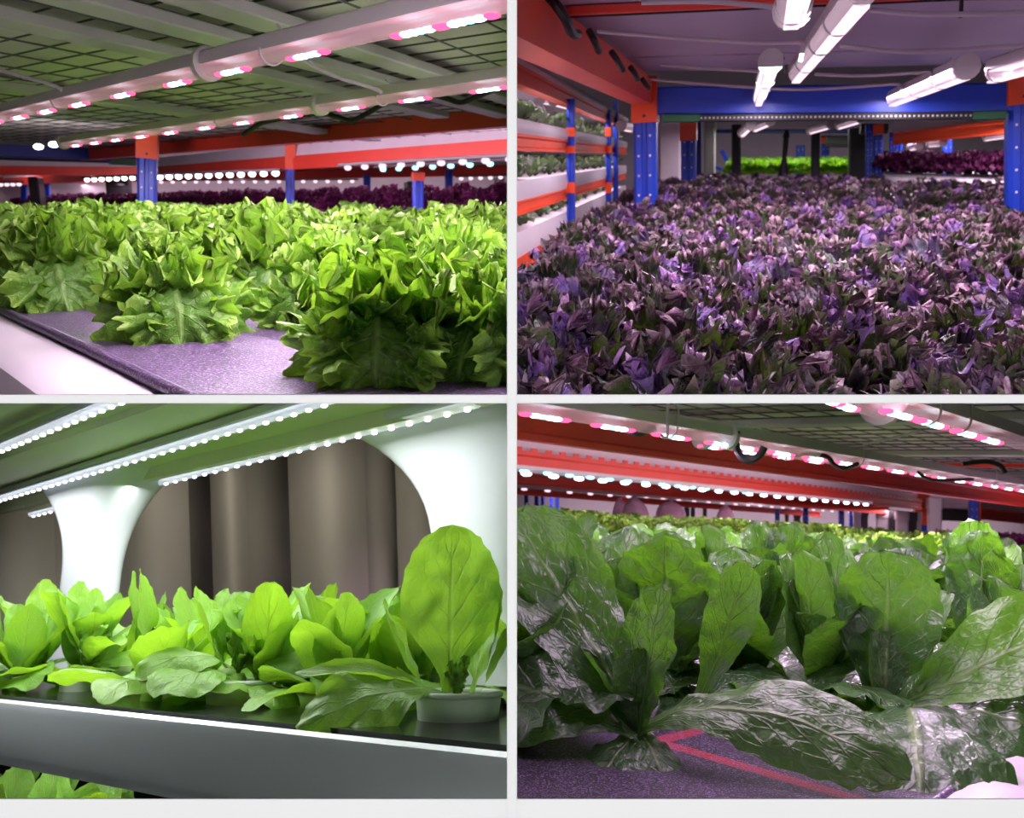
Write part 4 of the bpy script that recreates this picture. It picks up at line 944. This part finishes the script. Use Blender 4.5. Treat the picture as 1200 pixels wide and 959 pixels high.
# ================================================================== BAY D: romaine bed
use(D_)
M['romaine'] = leafmat('romaine_leaf', srgb(76, 118, 52), srgb(38, 78, 36), srgb(150, 180, 110), srgb(110, 180, 30), .27, .33, 7, 2.2, bump=1.25, veinamt=.6, ribw=.12, crink=30, crinkle=.9, alt=srgb(96, 150, 50), alt_lo=.86, alt_hi=.9, sheen=.7, spec=.8)
zb = -.25
ad = Vector((.7, 1, 0)).normalized(); bd = Vector((-ad.y, ad.x, 0))
E0, E1 = D_.P(1108, 936, zb), D_.P(1200, 868, zb); ed = (E1 - E0).normalized(); en = Vector((-ed.y, ed.x, 0))
g0 = E0 - ed * .7
tD = thing('grow_tray', 'white grow tray corner beside the drooping romaine leaf', 'tray', g0)
m = MB(); prof = [(0, -.008), (.004, .004), (.02, .01), (.05, .004), (.075, -.012), (.09, -.04), (.1, -.2), (.085, -.2), (.06, -.04), (0, -.03)]
sd = ed.cross(Vector((0, 0, 1))); k = 1 if sd.dot(en) < 0 else -1
m.prism([(k * a, b) for a, b in prof], g0, g0 + ed * 8, (0, 0, 1)); part('lip', m, M['tray'], tD)
m = MB(); q4 = [g0, g0 + ed * 9, g0 + ed * 9 + en * 6, g0 + en * 6]; m.plate([p - Vector((0, 0, .006)) for p in q4], .02); part('bottom', m, M['tray'], tD)
mm, t, out = nodes('patterned_mat'); bs = N(t, 'ShaderNodeBsdfPrincipled', i_Roughness=.4); t.links.new(bs.outputs[0], out.inputs[0])
tc = N(t, 'ShaderNodeTexCoord'); mp = N(t, 'ShaderNodeMapping'); mp.inputs['Rotation'].default_value = (0, 0, .5); t.links.new(tc.outputs['Object'], mp.inputs[0])
br = N(t, 'ShaderNodeTexBrick', i_Scale=.8); br.inputs['Color1'].default_value = (*srgb(60, 48, 64), 1); br.inputs['Color2'].default_value = (*srgb(38, 28, 38), 1); br.inputs['Mortar'].default_value = (*srgb(140, 34, 50), 1); br.inputs['Mortar Size'].default_value = .009
t.links.new(mp.outputs[0], br.inputs['Vector']); vo = N(t, 'ShaderNodeTexVoronoi', i_Scale=420); t.links.new(mp.outputs[0], vo.inputs['Vector'])
t.links.new(mixc(t, math_(t, 'LESS_THAN', vo.outputs['Distance'], .34), br.outputs['Color'], srgb(132, 112, 150)), bs.inputs['Base Color'])
bp_ = N(t, 'ShaderNodeBump', i_Strength=.2, i_Distance=.002); t.links.new(vo.outputs['Distance'], bp_.inputs['Height']); t.links.new(bp_.outputs[0], bs.inputs['Normal'])
tm = thing('growing_mat', 'dark patterned mat with red lines under the romaine', 'mat', g0)
m = MB(); m.plate(q4, .003); part('sheet', m, mm, tm)
m = MB(); m.tube([g0 + ed * (9 * i / 30) + Vector((0, 0, .003)) for i in range(31)], .005, 8); part('rolled_edge', m, M['mat_sheet'], tm, True)

# rack overhead
B0, B1 = D_.P(580, 511.5, .19), D_.P(1230, 598, .19); rdir = (B1 - B0).normalized()
rkD = thing('storage_rack', 'red beamed rack with mesh deck over the romaine bed', 'rack', B0)
m = MB(); beam_mb(m, B0, B1, .108, .05); part('beam', m, M['red'], rkD)
zc = .315; rn = Vector((rdir.y, -rdir.x, 0)); 
m = MB(); m.plate([p + Vector((0, 0, zc + .02 - .19)) for p in (B0 - rdir * 1, B0 - rdir + rn * 3.6, B1 + rdir + rn * 3.6, B1 + rdir)][::-1], .01); part('deck_panel', m, M['tray_underside'], rkD)
m = MB(); o_ = B0 + Vector((0, 0, zc - .19))
for i in range(34): m.tube([o_ + rn * (i * .1) - rdir * 1, o_ + rn * (i * .1) + rdir * 6.5], .0024, 5)
for i in range(46): m.tube([o_ + rdir * (i * .14 - .8) + Vector((0, 0, -.005)), o_ + rdir * (i * .14 - .8) + rn * 3.5 + Vector((0, 0, -.005))], .0026, 5)
part('wire_mesh', m, M['zinc'], rkD, True)
for s in (.75, 2.0, 3.4, 4.8):
    m = MB(); q = o_ + rdir * s - Vector((0, 0, .02)); m.bar(q, q + rn * 3.4, .09, .022); part('crossbar', m, M['zinc_bar'], rkD)
m = MB(); q = o_ + rdir * 2.75 - Vector((0, 0, .018)); m.bar(q, q + rn * 3.4, .03, .02); part('stiffener', m, M['red'], rkD)
# lamps
zl = .2; GD = 'pink LED tubes over the romaine'
Ld = lambda px: D_.P(px, 470.5 + (px - 606) * .1675, zl)
def tsD(p0, a, b, sp): return spaced((Ld(b) - Ld(a)).length, sp, .05)
pa, pj, pe = Ld(590), Ld(851), Ld(1215)
grow_light('pink LED tube running along the dark red beam up to the bracket', pa, pj, .052, spaced((pj - pa).length, .22, .12), GD, clips=((Ld(783) - pa).length,), ends=(0, 1), ll=.13)
s_ = pj + (pe - pj).normalized() * .025
grow_light('long pink LED tube from the bracket to the far end of the red beam', s_, pe, .052, spaced((pe - s_).length, .2, .06), GD, clips=((Ld(1003) - s_).length, (Ld(1160) - s_).length), ends=(0, 0), ll=.12)
off = rn * -.1
a, b = Ld(862) + off + Vector((0, 0, -.004)), Ld(1010) + off
grow_light('second pink LED tube just behind the long one, past the bracket', a, b, .04, spaced((b - a).length, .2, .04), GD, ends=(1, 0), ll=.1)
a, b = D_.P(1048, 469, .2), D_.P(1215, 521, .2)
grow_light('bright pink LED tube close overhead in the top corner', a, b, .05, [.02, .17, .35, .5], GD, clips=(.14, .3), ends=(0, 0), ll=.12)
a, b = D_.P(960, 448, .2), D_.P(1032, 477, .2)
grow_light('pink LED tube end just dipping in at the top edge', a, b, .05, [.04, .12], GD, clips=(), ends=(0, 1), ll=.08)
for pts, r, lab in ((((722, 494, 2.0), (735, 504, 2.0), (750, 508, 2.0), (766, 502, 2.05)), .008, 'black cable loop below the pink tube on the dark red beam'), (((862, 520, 2.3), (867, 534, 2.3), (878, 540, 2.3), (890, 534, 2.3), (896, 524, 2.3)), .01, 'black cable loop hanging just after the bracket'), (((922, 533, 2.7), (965, 534, 2.7), (978, 545, 2.7), (990, 549, 2.7), (1005, 544, 2.75)), .007, 'black cable sagging behind the long pink tube'), (((1075, 553, 3.1), (1085, 560, 3.1), (1100, 563, 3.1), (1140, 562, 3.2)), .006, 'thin black cable near the far end of the long pink tube'), (((1128, 544, 2.4), (1155, 541, 2.4), (1172, 546, 2.4), (1178, 555, 2.4)), .006, 'thin dark wire arching on the mesh deck')):
    P_ = [D_.D(*p) for p in pts]; single('cable', cable(P_, r), M['black'], lab, 'cable', P_[0])
for pts, lab in ((((1012, 521, 2.2), (1040, 515, 2.2), (1080, 505, 2.2)), 'thin white wire crossing the mesh deck'), (((920, 540, 2.6), (925, 534, 2.6), (940, 533, 2.6), (962, 532, 2.6)), 'thin white wire hooked below the long pink tube'), (((783, 470, 2.0), (782, 490, 2.0), (782, 512, 2.0), (774, 510, 2.0)), 'thin white wire hanging down at the tube clip')):
    P_ = [D_.D(*p) for p in pts]; single('cable', cable(P_, .0035), M['wire'], lab, 'cable', P_[0])

# racks behind
def rackD(label, pix0, pix1, z, h, trayh, mat):
    p0, p1 = (D_.D(*pix0[:2], pix0[2]) if len(pix0) > 2 else D_.P(*pix0, z)), (D_.D(*pix1[:2], pix1[2]) if len(pix1) > 2 else D_.P(*pix1, z)); t = thing('storage_rack', label, 'rack', p0); m = MB(); beam_mb(m, p0, p1, h, .05); part('beam', m, mat, t)
    if trayh:
        dr = (p1 - p0).normalized(); nr = Vector((-dr.y, dr.x, 0)); m = MB(); zz = Vector((0, 0, h))
        vs = [p + zz + nr * o + Vector((0, 0, w)) for p in (p0, p1) for o, w in ((.06, 0), (.03, trayh), (.5, trayh), (.5, 0))]
        m.add(vs, [(0, 4, 5, 1), (1, 5, 6, 2), (2, 6, 7, 3), (3, 7, 4, 0), (0, 1, 2, 3), (7, 6, 5, 4)]); part('gutter', m, M['tray'], t)
        m = MB(); n = 60
        for i in range(n):
            q = p0 + (p1 - p0) * (i / n) + zz - nr * .03; e = (p1 - p0) / n; w = nr * .006; a_, b_, c_, d_ = Vector((0, 0, .004)), Vector((0, 0, .024)), e * .4, e
            for f in (((a_ - a_), e, e + a_, a_), (a_, c_ + a_, c_ + b_, b_)): m.add([q + x for x in f] + [q + x + w for x in f], [(0, 1, 2, 3), (7, 6, 5, 4), (0, 4, 5, 1), (1, 5, 6, 2), (2, 6, 7, 3), (3, 7, 4, 0)])
        part('perforated_edge', m, mat, t)
    return t, p0, p1
t2, s0, s1 = rackD('bright red beam with pale gutter behind the romaine bed', (580, 549), (1083, 598), .19, .118, .09, M['red'])
pq = D_.D(1078, 640, s1.y - .05); upright(t2, D_.D(1078, 690, s1.y - .05), D_.D(1080, 585, s1.y - .05), .16, brackets=(((690 - 624) * s1.y / 1000, (690 - 586) * s1.y / 1000),), rivets=False)
t3, u0, u1 = rackD('lower red beam seen under the bright one', (580, 566, 7.2), (1040, 603, 12), .165, .11, 0, M['red'])
t4, v0, v1 = rackD('thin red beam lowest of the stack of beams', (580, 578, 9), (960, 606, 13), .13, .075, 0, M['red'])
t5, w0, w1 = rackD('red beam with pale gutter beyond the far blue post', (1140, 608, 11), (1230, 617, 13), .14, .11, .12, M['red'])
def stripD(lab, pa, pb, z, n, mt, r=.03):
    a, b = D_.P(*pa, z), D_.P(*pb, z); t = thing('led_strip', lab, 'LED strip', a, axes(a, b), 'far LED strips behind the romaine'); L = (b - a).length
    m = MB(); m.bar((0, 0, r), (L, 0, r), r * 2, r * 1.2); part('channel', m, M['housing'], t, 'auto', True)
    for i in range(n):
        m = MB(); m.ell((L * (i + .5) / n, 0, 0), r * 1.9, r, r * .6, 8, 5); part('led', m, mt, t, True, True)
stripD('far LED strip of white spots on the bright red beam', (600, 554), (1020, 592), .165, 22, M['led_white'], .022)
stripD('far LED strip of cyan spots just above the white ones', (600, 551), (880, 578), .175, 14, M['led_cyan'], .02)
stripD('far LED strip of pink spots on the lower red beam', (600, 572.5), (1000, 601), .14, 24, M['led_pink'], .024)
stripD('far LED strip of pink spots past the far blue post', (1150, 606), (1215, 613), .14, 8, M['led_pink'], .04)
m = MB(); m.box(D_.D(900, 600, 17), 26, .1, 7, bev=.01); structure('wall_back', m, M['grey'])
def postD(px, y0, y1, w, d, mat, lab, up_=False, br=None):
    lo, hi = D_.D(px, y1, d), D_.D(px, y0, d)
    if up_:
        t = thing('rack_upright', lab, 'rack upright', lo); upright(t, lo, hi, w * d / 1000, brackets=(((y1 - br[1]) * d / 1000, (y1 - br[0]) * d / 1000),) if br else (), rivets=False); return
    t = thing('column', lab, 'column', lo); m = MB(); ww = w * d / 1000; m.bar(lo, hi, ww, ww * .8, (0, -1, 0), bev=.12); part('shaft', m, mat, t)
    m = MB(); m.bar(hi + (lo - hi) * .12, hi, ww * 1.15, ww, (0, -1, 0)); part('head', m, mat, t)
postD(1095, 584, 690, 13, 10.6, M['tray'], 'white column beside the blue and orange upright')
postD(1141, 586, 680, 9, 10, None, 'dark blue upright in front of the purple lettuces', True)
postD(1147, 588, 690, 4, 10.3, M['orange'], 'orange edge strip beside the dark blue upright')
postD(1034, 596, 690, 12, 12, M['grey'], 'pale grey column behind the far lettuces')
postD(1046, 598, 690, 10, 12.2, M['dark'], 'brown column between two pale ones')
postD(1057, 599, 690, 12, 12, M['grey'], 'pale column next to the brown one')
postD(1067, 600, 690, 11, 12.2, M['dark'], 'dark brown column beside the blue and orange upright')
postD(1076, 600, 690, 6, 12.4, M['tray'], 'thin pale column against the orange bracket')
for px, y0, w, d, mat, lab in ((944, 594, 6, 12.5, None, 'blue upright with orange top at the end of the lower beam'), (986, 597, 6, 12.5, None, 'blue upright in the gap under the bright red beam'), (998, 598, 5, 13, None, 'thin blue upright next to the pale column'), (911, 597, 5, 12, None, 'blue upright near the pink bags'), (617, 578, 5, 12, None, 'blue upright at the partition, first of the far row'), (629, 579, 5, 12.4, None, 'blue upright, second of the far row'), (636, 580, 4, 12.8, None, 'blue upright, third of the far row'), (646, 581, 4, 13.2, None, 'blue upright, fourth of the far row'), (653, 581, 4, 13.6, None, 'blue upright, last of the far row')):
    postD(px, y0, 680, w, d, mat, lab, True, (594, 603) if px == 944 else None)
for px, y0, w, lab in ((1004, 594, 8, 'grey column beside the pipe frame'), (1013, 595, 7, 'black pipe frame upright under the bright red beam'), (922, 596, 4, 'dark thin column near the blue upright and bags'), (934, 597, 7, 'black cabinet column beside the orange topped upright'), (805, 594, 5, 'dark column left of the last pink bag'), (812, 594, 4, 'thin dark column before the last pink bag'), (826, 596, 4, 'dark column beyond the pink bags')):
    postD(px, y0, 680, w, 13, M['grey'] if 'grey' in lab else M['dark'], lab)
M['bag'] = plain('pink_plastic_bag', srgb(232, 180, 206), .35, var=.1, bump=.5, bscale=16)
for px, py, wx, hy, lab in ((726, 604, 16, 15, 'small pale pink plastic bag, its side hidden by a larger bag'), (744, 604, 28, 17, 'pink plastic bag in the middle of three on the far bed'), (786, 607, 32, 16, 'widest pink plastic bag on the far bed'), (850, 610, 18, 13, 'pink plastic bag standing apart beyond dark columns')):
    d = 9.5; q = D_.D(px, py, d); m = MB(); k = d / 1000; m.ell(q, wx * k * .55, wx * k * .4, hy * k * 1.15, 20, 12)
    g = random.Random(px); m.v = [p + Vector((noise.noise(p * 9), noise.noise(p * 9 + Vector((5, 0, 0))), noise.noise(p * 9 + Vector((0, 7, 0))))) * .018 for p in m.v]
    t = thing('plastic_bag', lab, 'bag', q, group='pink bags on the far bed'); part('body', m, M['bag'], t, True)
    m = MB(); m.lathe([(.05, hy * k * 1.05), (.018, hy * k * 1.16), (.012, hy * k * 1.2), (.03, hy * k * 1.3), (.04, hy * k * 1.34)], q, 10); part('knot', m, M['bag'], t, True)
c = D_.D(1116, 601, 11.5); m = MB(); m.box(c, .34, .2, .2); m.box(c + Vector((.03, -.11, .02)), .06, .02, .06); single('control_box', m, M['dark'], 'dark control box hanging between white column and dark blue upright', 'box', c)

# plants: heroes in front
ro = M['romaine']; GRo = 'romaine heads in front'
def rl(**k): k.setdefault('shape', 'spoon'); k.setdefault('cup', .2); k.setdefault('ruf', .07); k.setdefault('teeth', .025); k.setdefault('tn', 25); k.setdefault('crk', .12); k.setdefault('nu', 34); k.setdefault('nv', 26); return k
H = []
def rh(px, py, lab, leaves, extra=None):
    q = D_.P(px, py, zb); q.z += .012; H.append(q); return hero('romaine_lettuce', lab, 'lettuce', q, leaves, ro, M['stem'], extra, stem=(.012, .016), group=GRo, tilt=(16 if py > 815 else 8, 0))
rh(748, 884, 'open romaine in front with a long leaf sweeping across the patterned mat', [
    rl(az=158, L=.265, W=.06, a0=56, a1=48, cup=.2, rnd=.35, twist=-38, label='big leaf rising to the partition'),
    rl(az=190, L=.2, W=.062, a0=30, a1=2, cup=-.1, rnd=.5, twist=-35, label='wide leaf lying towards the partition'),
    rl(az=62, L=.15, W=.034, a0=78, a1=70, cup=.3, rnd=.45, ruf=.16),
    rl(az=120, L=.085, W=.03, a0=80, a1=80, cup=.3, rnd=.97), rl(az=165, L=.105, W=.024, a0=54, a1=50, cup=.7, rnd=.97),
    rl(az=352, L=.27, W=.045, a0=52, a1=-30, cup=-.25, twist=38, rnd=.97, bow=.7, label='long leaf sweeping sideways over the mat'),
    rl(az=300, L=.1, W=.035, a0=8, a1=-50, cup=-.3, rnd=.5), rl(az=250, L=.12, W=.035, a0=5, a1=-35, cup=-.2, rnd=.3),
    rl(az=35, L=.16, W=.03, a0=62, a1=76, cup=.4, rnd=.3, twist=50, base=(.055, .06, .02), label='narrow upright leaf')])
rh(1036, 862, 'spreading romaine with one huge leaf hanging forward near the tray corner', [
    rl(az=266, L=.27, W=.094, a0=50, a1=-38, shape='round', cup=-.3, rnd=.3, bow=.7, nu=40, nv=34, crk=.06, base=(.02, -.02, .03), label='huge front leaf hanging to the mat'),
    rl(az=88, L=.2, W=.06, a0=78, a1=92, cup=.2, rnd=.25), rl(az=140, L=.22, W=.04, a0=58, a1=72, cup=.5, rnd=.45),
    rl(az=50, L=.15, W=.042, a0=66, a1=40, cup=.6, rnd=.97, base=(.01, 0, .03), label='bright curled inner leaf'), rl(az=120, L=.1, W=.03, a0=78, a1=84, cup=.5, rnd=.97),
    rl(az=12, L=.27, W=.056, a0=34, a1=24, cup=.2, twist=40, rnd=.4), rl(az=205, L=.14, W=.05, a0=12, a1=-45, cup=-.2, rnd=.2), rl(az=348, L=.2, W=.05, twist=25, a0=34, a1=-30, cup=-.1, rnd=.35), rl(az=235, L=.12, W=.045, a0=5, a1=-40, cup=-.2, rnd=.2)])
rh(785, 822, 'romaine with a broad leaf facing forward, behind the sweeping one', [
    rl(az=268, L=.19, W=.07, a0=86, a1=72, shape='round', cup=.22, rnd=.15, base=(0, -.02, .04), label='broad dark leaf facing forward'), rl(az=110, L=.2, W=.055, a0=74, a1=88, cup=.3, rnd=.3),
    rl(az=175, L=.17, W=.05, a0=66, a1=80, cup=.4, rnd=.97), rl(az=30, L=.17, W=.045, a0=62, a1=70, cup=.4, rnd=.97), rl(az=340, L=.15, W=.045, a0=55, a1=40, cup=.3, rnd=.3), rl(az=205, L=.17, W=.05, a0=40, a1=-20, cup=-.1, rnd=.2), rl(az=300, L=.14, W=.05, a0=20, a1=-35, cup=-.1, rnd=.15)])
rh(640, 800, 'upright romaine against the partition, second from the front', [
    rl(az=285, L=.2, W=.055, a0=80, a1=84, cup=.25, rnd=.25, base=(.01, -.02, .04)), rl(az=150, L=.22, W=.06, a0=72, a1=86, cup=.3, rnd=.4), rl(az=30, L=.22, W=.055, a0=66, a1=80, cup=.4, rnd=.3), rl(az=80, L=.22, W=.05, a0=80, a1=90, cup=.4, rnd=.97), rl(az=340, L=.16, W=.05, a0=40, a1=-10, cup=-.1, rnd=.2), rl(az=240, L=.15, W=.05, a0=35, a1=-20, cup=0, rnd=.4)])
rh(905, 790, 'romaine with several half-open leaves standing between the two front heads', [
    rl(az=300, L=.19, W=.045, a0=78, a1=66, cup=.5, rnd=.4, base=(.01, -.02, .04)), rl(az=250, L=.18, W=.05, a0=76, a1=70, cup=.3, rnd=.2, base=(-.01, -.02, .03)), rl(az=130, L=.22, W=.055, a0=70, a1=86, cup=.4, rnd=.35), rl(az=50, L=.22, W=.055, a0=72, a1=84, cup=.4, rnd=.3), rl(az=200, L=.17, W=.05, a0=45, a1=10, cup=0, rnd=.3), rl(az=350, L=.17, W=.05, a0=45, a1=0, cup=-.1, rnd=.2), rl(az=280, L=.14, W=.045, a0=20, a1=-30, cup=0, rnd=.15)])
rh(1140, 800, 'tall romaine by the tray side with a pointed leaf over the far post', [
    rl(az=280, L=.2, W=.05, a0=82, a1=90, cup=.3, rnd=.25, base=(0, -.02, .04)), rl(az=150, L=.22, W=.055, a0=72, a1=84, cup=.4, rnd=.3), rl(az=20, L=.21, W=.055, a0=66, a1=75, cup=.35, rnd=.4), rl(az=90, L=.24, W=.05, a0=82, a1=92, cup=.4, rnd=.4), rl(az=220, L=.18, W=.05, a0=45, a1=0, cup=0, rnd=.2), rl(az=330, L=.18, W=.055, a0=40, a1=-5, cup=-.1, rnd=.3)])
rv = protos(romaine, (81, 82, 83, 84, 85), ro, M['stem'], 'romaine_lettuce', stem=(.02, .016))
lg = protos(frilly, (91, 92, 93), M['lettuce'], M['stem'], 'green_lettuce', parts=False)
for px, py, k, rz, s, lab in ((700, 812, 0, 1.0, .98, 'romaine between the partition side head and the broad leaf'), (868, 822, 1, 2.0, .95, 'romaine right behind the tip of the sweeping leaf'), (962, 838, 2, 4.0, .9, 'smaller romaine in the gap beside the spreading one'), (1186, 840, 3, .5, .95, 'romaine beside the tray lip at the edge of view'), (616, 846, 4, 2.6, .9, 'romaine pressed against the partition behind the big rising leaf')):
    q = D_.P(px, py, zb); H.append(q); copy_thing(rv[k], q, rz, s, lab, 'lettuce', GRo, (.16, 0))
g = random.Random(23); cnt = cl = 0
for i in range(0, 44):
    for j in range(-1, 40):
        q = g0 + ed * (i * .2) + en * (.12 + j * .2 + (.1 if i % 2 else 0)) + Vector((g.uniform(-.03, .03), g.uniform(-.03, .03), 0)); px, py = D_.pix(q)
        if px < 560 or px > 1245 or q.y < 1.1: continue
        w = q - B0; s = rdir.x * w.y - rdir.y * w.x
        hz = 605 + (px - 903) * .054
        if min((q - h).length for h in H) < .17 or py > hz + 205: continue
        if q.y < 3.3 and s < -.2:
            copy_thing(g.choice(rv), q, g.uniform(0, 6.28), g.uniform(.86, 1.0) * (1.0 if q.y < 2 else .96), 'upright romaine standing in the crowded rows behind the front heads', 'lettuce', 'romaine in the crowded rows', (g.uniform(-.08, .1), g.uniform(-.08, .08))); cnt += 1
zf = -.19
ss = thing('grow_tray', 'far tray carrying pale green lettuces behind the romaine', 'tray', (0, 4, zf - .02)); m = MB(); m.box((.3, 5.6, zf - .02), 6.4, 4.4, .03); part('bottom', m, M['tray'], ss)
for i in range(14):
    y = 3.55 + i * .3
    n = int(.68 * y / .26)
    for k in range(n):
        px = 585 + (1130 - 585) * (k + .5 + g.uniform(-.3, .3)) / n; hz = 605 + (px - 903) * .054
        q = D_.D(px, hz, y); q.z = zf; 
        if px > 980 and y > 5.5: continue
        copy_thing(g.choice(lg), q, g.uniform(0, 6.28), g.uniform(.9, 1.1), 'pale green frilly lettuce in the far bed behind the romaine', 'lettuce', 'pale lettuces in the far bed'); cl += 1
print('romaine', cnt, 'pale', cl)
ppD = protos(frilly, (21, 22), M['purple'], M['stem_purple'], 'purple_lettuce', parts=False)
for r_ in range(2):
    for i in range(9):
        q = D_.D(1094 + i * 13 + g.uniform(-2, 2), 648 + i * .6, 8.4 + r_ * .3); copy_thing(g.choice(ppD), q, g.uniform(0, 6), 1.35, 'purple lettuce in the short row beyond the dark blue upright', 'lettuce', 'purple lettuces beyond the blue upright')
# light
pk = (.97, .68, 1)
area(Ld(600) - Vector((0, 0, .04)), Ld(1190) - Vector((0, 0, .04)), .03, 42, pk)
area(D_.P(1060, 473, .165), D_.P(1200, 516, .165), .03, 9, pk)
for x, y, w_ in ((-.2, .84, 1.6), (.0, .84, 1.7), (.14, .84, .7), (-.3, 1.25, 1.6), (.0, 1.1, .7)):
    area(Vector((x, y - .05, y * .095)), Vector((x + .14, y + .35, (y + .35) * .1)), .2, w_, pk)  # added unseen fill lamps under the slab, brightening the front romaine
area(Vector((-.6, 2.2, .17)), Vector((.6, 3.8, .17)), .03, 20, pk)
area(s0 + Vector((0, .5, -.04)), s1 + Vector((0, .5, -.04)), .05, 26, (1, .7, .85)); area(B0 + rdir * .5 - rn * .7 + Vector((0, 0, .06)), B1 - rn * .7 + Vector((0, 0, .06)), .05, 14, (1, .72, .86))
area(Vector((-1, 6, .12)), Vector((2.5, 8, .12)), .05, 34, pk); area(B0 - rn * .4 + Vector((0, 0, .02)), B1 - rn * .4 + Vector((0, 0, .02)), .05, 34, (1, .72, .9), (-rn.x, -rn.y, -.35)); area(D_.D(620, 560, 13), D_.D(1200, 570, 13), .2, 110, (1, .76, .9)); area(D_.D(620, 560, 16), D_.D(1200, 575, 16), .3, 120, (1, .76, .9))  # includes added fill lamps for the pale gutter and the rear wall
# ------------------------------------------------------------------ added partition between the four bays, cut-offs, render settings
YP = .70; HX = 6.0 * YP / F; HZ = 5.25 * YP / F
def slab(name, x0, x1, y0, y1, z0, z1, chamfer=0):
    m = MB(); m.add([(x, y, z) for x in (x0, x1) for y in (y0, y1) for z in (z0, z1)], [(0, 1, 3, 2), (4, 6, 7, 5), (0, 4, 5, 1), (2, 3, 7, 6), (0, 2, 6, 4), (1, 5, 7, 3)])
    if chamfer:
        for p in m.v:
            if abs(p.y - y1) < 1e-5 and abs(p.z - z1) < 1e-5: p.z -= chamfer
    m.v = [p + CAM for p in m.v]; return structure(name, m, M['white_wall'], None, False, True)
zk = -(936 - CY) / F * YP
m = MB(); X, Z, top, x9 = HX, HZ, 4.0, 9.0; bot = zk - .12  # added wall standing for the collage border; also keeps bay light apart
out = [(-X, bot), (X, bot), (X, -Z), (x9, -Z), (x9, Z), (X, Z), (X, top), (-X, top), (-X, Z), (-x9, Z), (-x9, -Z), (-X, -Z)]
n = 12; m.v = [CAM + Vector((x, y, z)) for y in (YP, 17) for x, z in out]
m.f = [[0, 1, 2, 11], [11, 2, 5, 8], [2, 3, 4, 5], [8, 5, 6, 7], [10, 11, 8, 9]]; m.f += [[n + i for i in reversed(f)] for f in m.f[:]]
m.f += [[i, i + n, (i + 1) % n + n, (i + 1) % n] for i in range(n)]; m.m = [0] * len(m.f)
structure('wall_border_cross', m, M['white_wall'], 'white collage border built as an added partition between the four bays', False, True)
slab('border_strip_1', -1.2, -HX, YP, YP + .012, zk - .12, zk, .011)  # bottom collage border, built as an added kerb
slab('border_strip_2', HX, 1.2, YP, YP + .012, zk - .12, zk, .011)
ly = YP - .018
CUR[0] = type('W', (), {'M': Matrix.Translation(CAM)})()
PW = 3.0  # added narrow lamps, unseen, that only whiten the partition's front edges
area((0, ly, zk), (0, ly, .5), HX * 1.9, PW * (.5 - zk) * HX * 1.9, (1, .995, 1), (0, 1, 0), 3, 'edge_fill_light')
for s in (-1, 1): area((s * HX, ly, 0), (s * .6, ly, 0), HZ * 1.9, PW * .6 * HZ * 1.9, (1, .995, 1), (0, 1, 0), 3, 'edge_fill_light')
for s in (-1, 1): area((s * HX, ly, zk - .0103), (s * .6, ly, zk - .0103), .0195, PW * .6 * .0195, (1, .995, 1), (0, 1, 0), 3, 'edge_fill_light')
area((0, ly, zk), (0, ly, zk - .05), HX * 1.9, PW * .05 * HX * 1.9, (1, .995, 1), (0, 1, 0), 3, 'edge_fill_light')

# plants the rows were copied from are not part of the scene
for o in PROTO: bpy.data.objects.remove(o, do_unlink=True)
# everything ends at the partition: cut what would run through it
EPS = .0006
def chain(o):
    m = o.matrix_basis.copy()
    while o.parent: o = o.parent; m = o.matrix_basis @ m
    return m
def cut():
    gone = []
    for o in list(SC.objects):
        if o.type != 'MESH': continue
        r = root_of(o); b = BAY_OF.get(r.name)
        if b is None or not hasattr(b, 'sx'): continue
        W = chain(o); n = len(o.data.vertices)
        co = np.empty(n * 3, 'f'); o.data.vertices.foreach_get('co', co); co = co.reshape(-1, 3)
        wm = np.array(W); wc = co @ wm[:3, :3].T + wm[:3, 3]
        a = wc[:, 0] * b.sx - HX - EPS; c = (wc[:, 2] - CAM.z) * b.sz - HZ - EPS; y = wc[:, 1] - YP - .004
        # behind the kerb the lower bays end at its top edge only where they would touch it
        if min(a.min(), c.min(), y.min()) >= 0: continue
        if max(a.max(), -9) <= 0 or c.max() <= 0 or y.max() <= 0: gone.append(o); continue
        if o.data.users > 1: o.data = o.data.copy()
        bm = bmesh.new(); bm.from_mesh(o.data); bm.transform(W)
        for d, pc, pn in ((a, (b.sx * (HX + EPS), 0, 0), (b.sx, 0, 0)), (c, (0, 0, CAM.z + b.sz * (HZ + EPS)), (0, 0, b.sz)), (y, (0, YP + .004, 0), (0, 1, 0))):
            if d.min() < 0:
                bmesh.ops.bisect_plane(bm, geom=bm.verts[:] + bm.edges[:] + bm.faces[:], dist=1e-6, plane_co=pc, plane_no=pn, clear_inner=True)
        if not bm.faces: gone.append(o); bm.free(); continue
        bm.transform(W.inverted()); bm.to_mesh(o.data); bm.free()
    for o in gone:
        for ch in list(o.children): ch.parent = o.parent; ch.matrix_basis = o.matrix_basis @ ch.matrix_basis
        bpy.data.objects.remove(o, do_unlink=True)
    for o in list(SC.objects):
        if o.type == 'EMPTY' and not any(c.type == 'MESH' for c in o.children_recursive): bpy.data.objects.remove(o, do_unlink=True)
bpy.context.view_layer.update()
cut()
for o in SC.objects:
    if '_l' in o: del o['_l']

w = bpy.data.worlds.new('world'); SC.world = w; w.use_nodes = True
w.node_tree.nodes['Background'].inputs[0].default_value = (.02, .02, .023, 1); w.node_tree.nodes['Background'].inputs[1].default_value = .5
v = SC.view_settings; v.view_transform = 'Standard'; v.look = 'None'; v.gamma = 1.0; v.use_curve_mapping = False; v.exposure = 0.0
cy = SC.cycles; cy.use_denoising = True; cy.sample_clamp_indirect = 4.0; cy.sample_clamp_direct = 0; cy.caustics_reflective = False; cy.caustics_refractive = False
cy.max_bounces = 8; cy.transparent_max_bounces = 12; cy.use_adaptive_sampling = True
